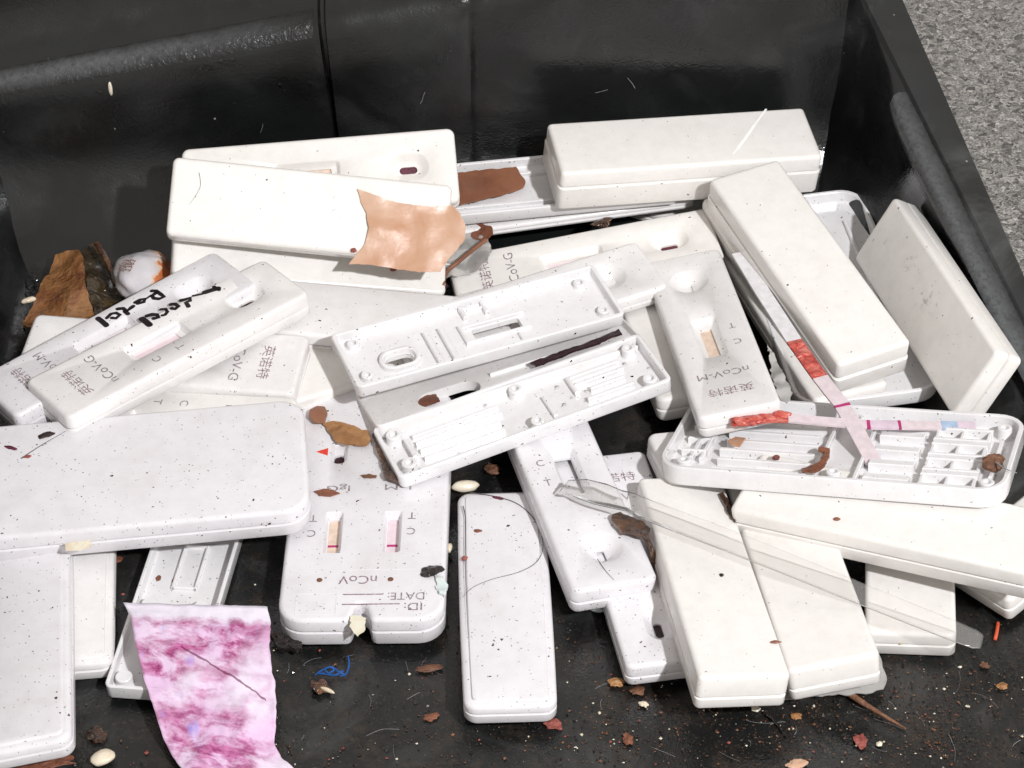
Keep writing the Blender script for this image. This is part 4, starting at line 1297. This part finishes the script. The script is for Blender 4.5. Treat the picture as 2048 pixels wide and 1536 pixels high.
tag(scrap('clear_film', [(1404, 1380), (1406, 1412), (1470, 1408), (1560, 1405), (1610, 1394), (1690, 1388), (1768, 1380), (1774, 1352), (1752, 1290), (1600, 1330)], Z_(3.0), M['film'], 0.25, 1.0, 0.10, 2.0, 26, 0.3), 'grimy clear film sticking out below the paired blocks', 'plastic film')
tag(scrap('clear_film', [(1536, 690), (1560, 730), (1585, 790), (1575, 806), (1560, 800), (1545, 760)], Z_(19.5), M['film'], 0.25, 1.4, 0.25, 1.2, 27, 0.3), 'crinkled clear film right of the upright-lying nCoV-M cassette', 'plastic film')
tag(scrap('tan_crust', [(1770, 1270), (1790, 1258), (1830, 1262), (1856, 1268), (1862, 1280), (1830, 1284), (1800, 1288)], Z_(5.0), M['grain'], 0.8, 1.0, 0.3, 1.2, 29, 0.3), 'tan crust at the foot of the cassette under the dropper', 'crust')
tag(scrap('brown_smear', [(1436, 990), (1446, 985), (1456, 1000), (1466, 1022), (1472, 1045), (1462, 1036), (1450, 1012)], T_('c25', 0.5), M['dark_brown'], 0.4, 0.4, 0.3, 0.9, 31, 0.15), 'brown drip at the top of the gap between the paired blocks', 'drip')
tag(scrap('brown_gunk', [(1602, 938), (1620, 932), (1640, 928), (1650, 905), (1636, 903), (1642, 895), (1660, 900), (1658, 918), (1648, 935), (1625, 942), (1606, 945)], T_('c21', -0.6), M['rust'], 0.7, 0.8, 0.3, 0.9, 32, 0.15), 'brown wet scrap on the ribs of the wide half', 'scrap')
tag(scrap('ochre_flake', [(1456, 882), (1472, 874), (1492, 878), (1480, 892), (1462, 890)], T_('c21', -1.0), M['skin'], 0.5, 0.4, 0.3, 0.9, 33, 0.1), 'peach flake on the left ribs of the wide half', 'flake')
tag(lump('red_crumb', on_top('c21', 1552, 915, -0.9), (0.9, 0.8, 0.6), M['red_scrap'], 34), 'dark red crumb among the left ribs of the wide half', 'crumb')
tag(lump('brown_tuft', on_top('c21', 1990, 922, 0.2), (2.2, 2.0, 1.4), M['crumb'], 35, 0.7, sub=3), 'brown tuft on the right rim of the ribbed half', 'tuft')
tag(tube('pale_bristle', [on_top('c21', 1992, 925, 0.8), on_top('c21', 2012, 938, 1.0), on_top('c21', 2034, 946, 0.5)], 0.22, M['lint']), 'pale bristle sticking out of the brown tuft', 'bristle')

tag(scrap('brown_gunk', [(1062, 727), (1120, 704), (1200, 676), (1240, 660), (1244, 667), (1205, 684), (1130, 710), (1072, 734)], T_('c34', 0.3), M['dark'], 0.5, 0.5, 0.3, 1.2, 71, 0.3), 'dark wet gunk in the gap between the two open halves', 'gunk')
tag(scrap('rust_scrap', [(812, 812), (822, 798), (845, 792), (872, 790), (880, 800), (850, 812), (825, 820)], T_('c34', -2.2), M['rust'], 0.5, 0.5, 0.3, 1.0, 72, 0.2), 'rust scrap inside the big oval hole of the wedged half', 'scrap')
tag(scrap('brown_patch', [(128, 1078), (150, 1074), (178, 1070), (182, 1084), (160, 1090), (132, 1092)], lambda u, v: on_top('c9', u, v - 4, 0.0) + Vector((0, -0.6, -1.6)), M['grain'], 0.15, 0.1, 0.2, 1.0, 73, 0.2), 'tan stain on the front edge of the big blank card', 'stain')
tag(lump('brown_clot', on_z(1205, 445, 12), (2.6, 1.3, 0.8), M['dark_brown'], 74, 0.7, 0.3, sub=3), 'dark brown clot in the gap in front of the rear block', 'clot')
# ---- threads, hairs, twigs
def hair(name, label, pts, r, mat, cat='hair', taper=True):
    return tag(tube(name, pts, r, M[mat], taper=taper), label, cat)
T11 = lambda u, v, o=0.12: on_top('c11', u, v, o)
hair('hair', 'long curled hair lying on the front centre cassette', [T11(940, 985), T11(985, 992), T11(1030, 1005), T11(1062, 1030), T11(1080, 1062), T11(1086, 1095), T11(1072, 1125), T11(1035, 1145), T11(985, 1158), T11(945, 1175), T11(925, 1195)], 0.13, 'hair')
hair('hair', 'straight hair along the left edge line of the front centre cassette', [T11(926, 1012), T11(931, 1040), T11(930, 1110), T11(932, 1180), T11(936, 1270)], 0.14, 'hair')
hair('hair', 'short hair on the near end of the C and T cassette', [on_top('c29', 1195, 1118, 0.15), on_top('c29', 1210, 1140, 0.15), on_top('c29', 1228, 1160, 0.15)], 0.1, 'hair')
hair('hair', 'reddish hair running to the dark fleck on the big blank card', [on_top('c9', 42, 917, 0.15), on_top('c9', 80, 892, 0.15), on_top('c9', 132, 862, 0.2)], 0.12, 'hair')
hair('hair', 'faint hair on the plain cassette behind the handwritten pair', [on_top('c2', 398, 345, 0.1), on_top('c2', 400, 375, 0.1), on_top('c2', 378, 410, 0.1)], 0.07, 'hair')
th = tag(empty('blue_thread', on_z(660, 1335, 0.3)), 'tangled blue thread below the two-window card', 'thread')
o0 = on_z(660, 1335, 0.3)
for k, pts in enumerate([[(696, 1312, 1.5), (698, 1330, 1.2), (692, 1348, 0.6), (680, 1352, 0.5)], [(630, 1350, .5), (645, 1340, 1.2), (662, 1334, 1.6), (676, 1342, 1.0), (690, 1350, .5)], [(634, 1346, .4), (652, 1348, .8), (670, 1350, .6), (686, 1342, .6)], [(648, 1338, 1), (656, 1346, 1.3), (668, 1340, 1.5), (660, 1334, 1.6)]]):
    t_ = tube('strand', [on_z(*p) - o0 for p in pts], 0.24, M['thread'], parent=th, taper=False)
    t_.location = (on_z(*pts[0]) - o0) * MM
hair('orange_thread', 'short orange thread on the floor at the right edge', [on_z(1996, 1246, .6), on_z(1994, 1262, 1.2), on_z(1990, 1280, .5)], 0.4, 'orange_thread', 'thread', False)
hair('twig', 'thin brown twig below the right paired block', [on_z(1692, 1382, 1.5), on_z(1725, 1405, 1.2), on_z(1765, 1430, .8), on_z(1812, 1458, .4)], 0.9, 'crumb', 'twig')
hair('twig', 'short dark twig below the left paired block', [on_z(1530, 1424, .6), on_z(1552, 1446, .5), on_z(1574, 1476, .4)], 0.5, 'black_gunk', 'twig')

# ---- grains and crumbs big enough to pick out
def bit(name, u, v, z, size, mat, label, rot=0.0, seed=1, rough=0.3, surf=None, cat=None):
    p = surf(u, v) if surf else on_z(u, v, z)
    return tag(lump(name, p, size, M[mat], seed, rough, rot, sub=3, freq=1.5 if rough > .4 else .9), label, cat or name.split('_')[-1])
def wall_at(u, v):                                                   # point on the leaning back wall
    n = Vector((-0.1, 1, -0.09)).normalized()
    return on_plane(u, v, Vector((0, 87, 0)), n) - n * 0.15
bit('rice_grain', 0, 0, 0, (0.55, 0.5, 2.2), 'grain', 'single rice grain stuck high on the back wall', seed=51, rough=0.15, surf=lambda u, v: wall_at(221, 177), cat='rice grain')
bit('rice_grain', 205, 1515, 1.2, (2.6, 2.0, 1.3), 'grain', 'pale grain on the floor left of the purple paper', 0.3, 52, 0.2, cat='grain')
bit('rice_grain', 930, 972, 2.2, (3.4, 1.5, 1.4), 'grain', 'long rice grain above the front centre cassette', 0.1, 53, 0.15, cat='rice grain')
bit('rice_grain', 899, 1096, 2.0, (0.9, 1.3, 0.9), 'grain', 'tiny pale grain between the two-window card and the front centre cassette', 0.0, 54, 0.15, cat='grain')
bit('rice_grain', 1188, 1212, 1.2, (2.4, 1.3, 1.1), 'bluish_grain', 'translucent grain below the C and T cassette', -0.6, 55, 0.12, cat='rice grain')
bit('rice_grain', 58, 600, 6, (1.9, 0.9, 0.8), 'grain', 'small grain left of the brown leaf', 0.5, 56, 0.2, cat='grain')
bit('rice_grain', 655, 1380, 0.9, (1.8, 0.45, 0.45), 'grain', 'thin pale husk under the blue thread', -0.5, 57, 0.15, cat='husk')
CR = [('brown_crumb', 985, 938, 2.0, (2.6, 2.0, 1.1), 'crumb', 'brown crumb on the black floor right of the rice grain'),
      ('brown_chip', 858, 1336, 0.8, (3.6, 1.4, 0.5), 'crumb', 'brown wood chip left of the front centre cassette'),
      ('brown_chip', 862, 1434, 0.6, (2.2, 1.3, 0.6), 'rust', 'rust chip low on the floor left of the front centre cassette'),
      ('brown_crumb', 1232, 1365, 1.2, (2.2, 1.6, 1.3), 'ochre', 'glossy brown crumb below the black-slot cassette'),
      ('brown_crumb', 1275, 1382, 1.0, (2.2, 1.4, 0.7), 'crumb', 'flat brown crumb beside the glossy one'),
      ('brown_crumb', 1256, 1478, 1.0, (1.3, 2.0, 0.8), 'rust', 'upright rust crumb on the lower floor'),
      ('red_crumb', 1108, 1448, 1.0, (2.3, 1.9, 0.7), 'red_scrap', 'reddish scrap at the lower right corner of the front centre cassette'),
      ('red_crumb', 1722, 1482, 0.8, (1.8, 2.6, 0.6), 'red_scrap', 'dark red scrap on the floor at lower right'),
      ('pink_crumb', 1594, 1528, 0.8, (2.6, 1.6, 0.6), 'skin', 'pinkish scrap at the bottom edge right of centre'),
      ('pale_crumb', 1512, 1416, 0.8, (1.2, 1.2, 0.8), 'grain', 'pale crumb just below the left paired block'),
      ('pale_crumb', 1288, 1408, 0.8, (1.2, 1.0, 0.7), 'grain', 'pale crumb left of the left paired block'),
      ('brown_crumb', 1592, 1432, 0.8, (1.6, 1.2, 0.6), 'ochre', 'ochre crumb under the clear film'),
      ('brown_crumb', 1970, 1330, 0.8, (1.4, 1.0, 0.6), 'crumb', 'brown crumb at the right near the orange thread'),
      ('brown_crumb', 2005, 1372, 0.8, (1.6, 1.2, 0.6), 'ochre', 'ochre crumb at the right edge of the floor'),
      ('pale_crumb', 1758, 1488, 0.6, (0.9, 0.8, 0.5), 'grain', 'pale speck right of the dark red scrap'),
      ('brown_crumb', 640, 1372, 0.9, (3.0, 2.2, 0.8), 'dark_brown', 'dark brown clump beneath the blue thread'),
      ('brown_crumb', 195, 1470, 0.8, (2.4, 2.8, 0.7), 'dark_brown', 'dark brown clump above the pale grain at lower left'),
      ('brown_crumb', 232, 1120, 1.4, (1.8, 1.4, 0.7), 'rust', 'rust crumb in the gap under the big blank card'),
      ('brown_chip', 60, 1528, 1.6, (11.0, 3.2, 1.0), 'rust', 'large rust-brown scrap in the bottom left corner'),
      ('pale_crumb', 275, 1090, 2.5, (2.0, 1.2, 0.9), 'grain', 'pale husk under the big blank card'),
      ('brown_crumb', 1545, 430, 6, (0.1, 0.1, 0.1), 'crumb', '')]
for i, (nm, u, v, z, sz, mt, lab) in enumerate(CR):
    if lab:
        bit(nm, u, v, z * 0.6, (sz[0] * .75, sz[1] * .75, sz[2] * .5), mt, lab, random.uniform(-.5, .5), 60 + i, 0.6)
bit('dark_fleck', 92, 870, 0, (2.0, 1.0, 0.35), 'fleck', 'dark fleck on the big blank card near its top left', 0.5, 90, 0.5, lambda u, v: on_top('c9', u, v, 0.1))
bit('red_fleck', 22, 896, 0, (1.6, 0.5, 0.2), 'blood', 'dark red streak on the big blank card at the left edge', -0.4, 91, 0.5, lambda u, v: on_top('c9', u, v, 0.05))
bit('red_fleck', 55, 913, 0, (1.0, 0.5, 0.15), 'red_scrap', 'red speck beside the dark red streak', 0.2, 92, 0.5, lambda u, v: on_top('c9', u, v, 0.05))
bit('red_fleck', 707, 500, 0, (0.8, 0.8, 0.4), 'red_scrap', 'red crumb at the lower left of the peach scrap', 0, 93, 0.3, lambda u, v: on_top('c2', u, v, 0.2))
bit('red_fleck', 787, 538, 0, (0.9, 0.8, 0.5), 'red_scrap', 'red crumb under the peach scrap', 0, 94, 0.3, lambda u, v: on_top('c3', u, v, 1.5))
bit('red_fleck', 1842, 1140, 0, (1.4, 0.6, 0.3), 'red_scrap', 'red speck on the cassette under the dropper', 0, 95, 0.3, lambda u, v: on_top('c27', u, v, 0.2))
bit('brown_fleck', 1674, 1038, 0, (0.8, 0.5, 0.3), 'rust', 'brown fleck on the long block at the right', 0, 96, 0.4, lambda u, v: on_top('c23', u, v, 0.1))
bit('dark_fleck', 1443, 1150, 0, (0.5, 0.5, 0.25), 'fleck', 'dark dot in the middle of the left paired block', 0, 97, 0.4, lambda u, v: on_top('c25', u, v, 0.1))
bit('brown_fleck', 1552, 1284, 0, (1.1, 0.35, 0.3), 'rust', 'brown sliver across the gap of the paired blocks', 0, 98, 0.4, lambda u, v: on_top('c25', u, v, 0.3))
bit('red_fleck', 929, 1116, 0, (0.7, 0.7, 0.3), 'red_scrap', 'red dot on the left edge line of the front centre cassette', 0, 99, 0.3, lambda u, v: on_top('c11', u, v, 0.1))
bit('red_fleck', 997, 996, 0, (1.4, 0.5, 0.2), 'blood', 'dark red mark at the top of the front centre cassette', -0.3, 100, 0.5, lambda u, v: on_top('c11', u, v, 0.05))
bit('brown_fleck', 955, 1062, 0, (0.9, 0.5, 0.25), 'rust', 'brown fleck on the upper left of the front centre cassette', 0, 101, 0.4, lambda u, v: on_top('c11', u, v, 0.05))

# scratch of chalky white on the rear block
L0 = POSE['c16'][2]
rb = [o for o in col.objects if o.get('label', '').startswith('thick blank')][0]
pts = [local('c16', u, v).to_2d() for u, v in ((1532, 219), (1520, 235), (1508, 252), (1492, 275), (1476, 296), (1466, 308))]
for a_, b_, w_ in ((0, 3, 0.55), (2, 5, 0.8), (4, 6, 0.45)):
    ribbon_flat('scratch', pts[a_:b_], w_, L0 + 0.03 + 0.005 * a_, M['chalk'], rb)

# ---- uncountable small stuff: grit, lint, water beads
def stuff(name, verts, faces, mats, midx):
    me = bpy.data.meshes.new(name)
    me.from_pydata([tuple(c * MM for c in v) for v in verts], [], faces); me.update()
    for m_ in mats: me.materials.append(m_)
    for p, k in zip(me.polygons, midx):
        p.material_index = k; p.use_smooth = False
    o = bpy.data.objects.new(name, me); col.objects.link(o); o['kind'] = 'stuff'
    return o
rg = random.Random(5)
V = []; F = []; MI = []
def pebble(p, s, k):
    b = len(V)
    for d in ((1, 0, 0), (-1, 0, 0), (0, 1, 0), (0, -1, 0), (0, 0, 1), (0, 0, -0.5)):
        V.append((p[0] + d[0] * s * rg.uniform(.5, 1.3), p[1] + d[1] * s * rg.uniform(.5, 1.3), p[2] + d[2] * s * rg.uniform(.4, .8)))
    for f_ in ((0, 2, 4), (2, 1, 4), (1, 3, 4), (3, 0, 4), (2, 0, 5), (1, 2, 5), (3, 1, 5), (0, 3, 5)):
        F.append(tuple(b + i for i in f_)); MI.append(k)
for _ in range(3200):
    x = rg.uniform(-112, 114); y = -114 + abs(rg.gauss(0, 24))
    dens = noise.noise(Vector((x * 0.04, y * 0.04, 4.4)))
    if dens < rg.uniform(-.5, .5) - 0.1 * (x > 20): continue
    s = min(1.0, 0.09 + abs(rg.gauss(0, 0.17)))
    pebble((x, y, 0.0), s, rg.choices((0, 1, 2, 3, 4), (7, 3, 1.4, 0.7, 7))[0])
for _ in range(3600):
    x = rg.gauss(78, 30); y = -112 + abs(rg.gauss(0, 17))
    if x > 122 or noise.noise(Vector((x * 0.07, y * 0.07, 9.1))) < rg.uniform(-.6, .35): continue
    pebble((x, y, 0.0), min(0.8, 0.07 + abs(rg.gauss(0, 0.15))), rg.choices((0, 1, 2, 3, 4), (9, 2.5, 0.8, 0.5, 8))[0])
for _ in range(160):
    x = rg.uniform(-128, -108); y = rg.uniform(20, 64)
    pebble((x, y, 0.3), 0.1 + abs(rg.gauss(0, 0.3)), rg.choices((0, 1, 4), (5, 2, 5))[0])
stuff('grit', V, F, [M['dark_brown'], M['crumb'], M['grain'], M['red_scrap'], M['black_gunk']], MI)

V = []; F = []; MI = []
def bead(p, s, n):
    b = len(V); rings = 3; seg = 8
    ex = n.orthogonal().normalized(); ey = n.cross(ex)
    for r_ in range(rings):
        a = math.pi / 2 * r_ / rings
        for k in range(seg):
            q = 2 * math.pi * k / seg
            V.append(tuple(p + (ex * math.cos(q) + ey * math.sin(q) * 1.15) * s * math.cos(a) + n * s * 0.35 * math.sin(a)))
    V.append(tuple(p + n * s * 0.35)); tip = len(V) - 1
    for r_ in range(rings - 1):
        for k in range(seg):
            k2 = (k + 1) % seg
            F.append((b + r_ * seg + k, b + r_ * seg + k2, b + (r_ + 1) * seg + k2, b + (r_ + 1) * seg + k)); MI.append(0)
    for k in range(seg):
        F.append((b + (rings - 1) * seg + k, b + (rings - 1) * seg + (k + 1) % seg, tip)); MI.append(0)
def n_top(key): return frame(key)[1].col[2].copy()
for _ in range(26):
    u, v = rg.choice(((1785, 485), (1835, 540), (1865, 590), (1850, 610)))
    u += rg.gauss(0, 12); v += rg.gauss(0, 18)
    bead(on_top('c18', u, v, 0.0), rg.uniform(0.2, 0.6), n_top('c18'))
o = stuff('water_drops', V, F, [M['water']], MI)
for p in o.data.polygons: p.use_smooth = True
V = []; F = []; MI = []
wn = Vector((0.1, -1, 0.09)).normalized()
for u, v, k, sp in ((440, 120, 10, 14), (580, 180, 12, 22), (1390, 95, 6, 14), (1690, 90, 5, 10), (60, 440, 10, 14), (30, 100, 8, 40), (700, 100, 6, 60), (1250, 60, 8, 80), (1130, 130, 10, 90), (130, 210, 8, 60), (240, 440, 8, 30), (480, 215, 6, 20), (930, 120, 8, 30)):
    for _ in range(k):
        bead(wall_at(u + rg.gauss(0, sp), v + rg.gauss(0, sp * 0.7)), min(0.8, 0.15 + abs(rg.gauss(0, 0.22))), wn)
for _ in range(120):
    p = on_z(rg.uniform(560, 2040), rg.uniform(1290, 1530), 0.0)
    bead(p, min(0.7, 0.12 + abs(rg.gauss(0, 0.2))), Vector((0, 0, 1)))
for _ in range(45):
    p = on_z(55 + rg.gauss(0, 16), 560 + rg.gauss(0, 36), 0.6)
    bead(p, min(0.9, 0.2 + abs(rg.gauss(0, 0.3))), Vector((0, 0, 1)))
for key, lst in (('c33', 40), ('c21', 12), ('c32', 10)):
    for _ in range(lst):
        L_, W_, T__ = POSE[key][:3]
        o_, R__, _t = frame(key)
        q = Vector((rg.uniform(-L_ / 2 + 2, L_ / 2 - 2), rg.uniform(-W_ / 2 + 2, W_ / 2 - 2), 1.25))
        bead(o_ + R__ @ q, rg.uniform(0.2, 0.6), n_top(key))
o = stuff('water_beads', V, F, [M['water_glint']], MI)
for p in o.data.polygons: p.use_smooth = True

V = []; F = []; MI = []
def fibre(P, r):
    b = len(V)
    for i, p in enumerate(P):
        d = (P[min(i + 1, len(P) - 1)] - P[max(i - 1, 0)]).normalized()
        a = d.cross(Vector((0, 0, 1))).normalized(); c_ = a.cross(d)
        for k in range(3):
            q = 2 * math.pi * k / 3
            V.append(tuple(p + a * r * math.cos(q) + c_ * r * math.sin(q)))
    for i in range(len(P) - 1):
        for k in range(3):
            F.append((b + i * 3 + k, b + i * 3 + (k + 1) % 3, b + (i + 1) * 3 + (k + 1) % 3, b + (i + 1) * 3 + k)); MI.append(0)
for _ in range(40):
    p = on_z(rg.uniform(560, 2040), rg.uniform(1300, 1536), 0.25); a = rg.uniform(0, 6.28); L_ = rg.uniform(1.5, 8); k = rg.uniform(-0.5, 0.5)
    P = [p]
    for i in range(7):
        a += k * 0.4 + rg.uniform(-.15, .15)
        p = p + Vector((math.cos(a), math.sin(a), rg.uniform(-.02, .04))) * L_ / 7
        P.append(p.copy())
    fibre(P, rg.uniform(0.02, 0.04))
for u, v in ((520, 265), (850, 183), (1190, 185), (1255, 155), (300, 330), (1700, 120), (1760, 110)):
    p = wall_at(u, v); a = rg.uniform(0, 6.28); P = [p + wn * 0.1]
    for i in range(6):
        p = p + Vector((math.cos(a) * 0.6, 0, math.sin(a) * 0.6)); a += rg.uniform(-.2, .2)
        P.append(p + wn * (0.3 + 0.1 * i))
    fibre(P, 0.06)
stuff('lint', V, F, [M['lint']], MI)
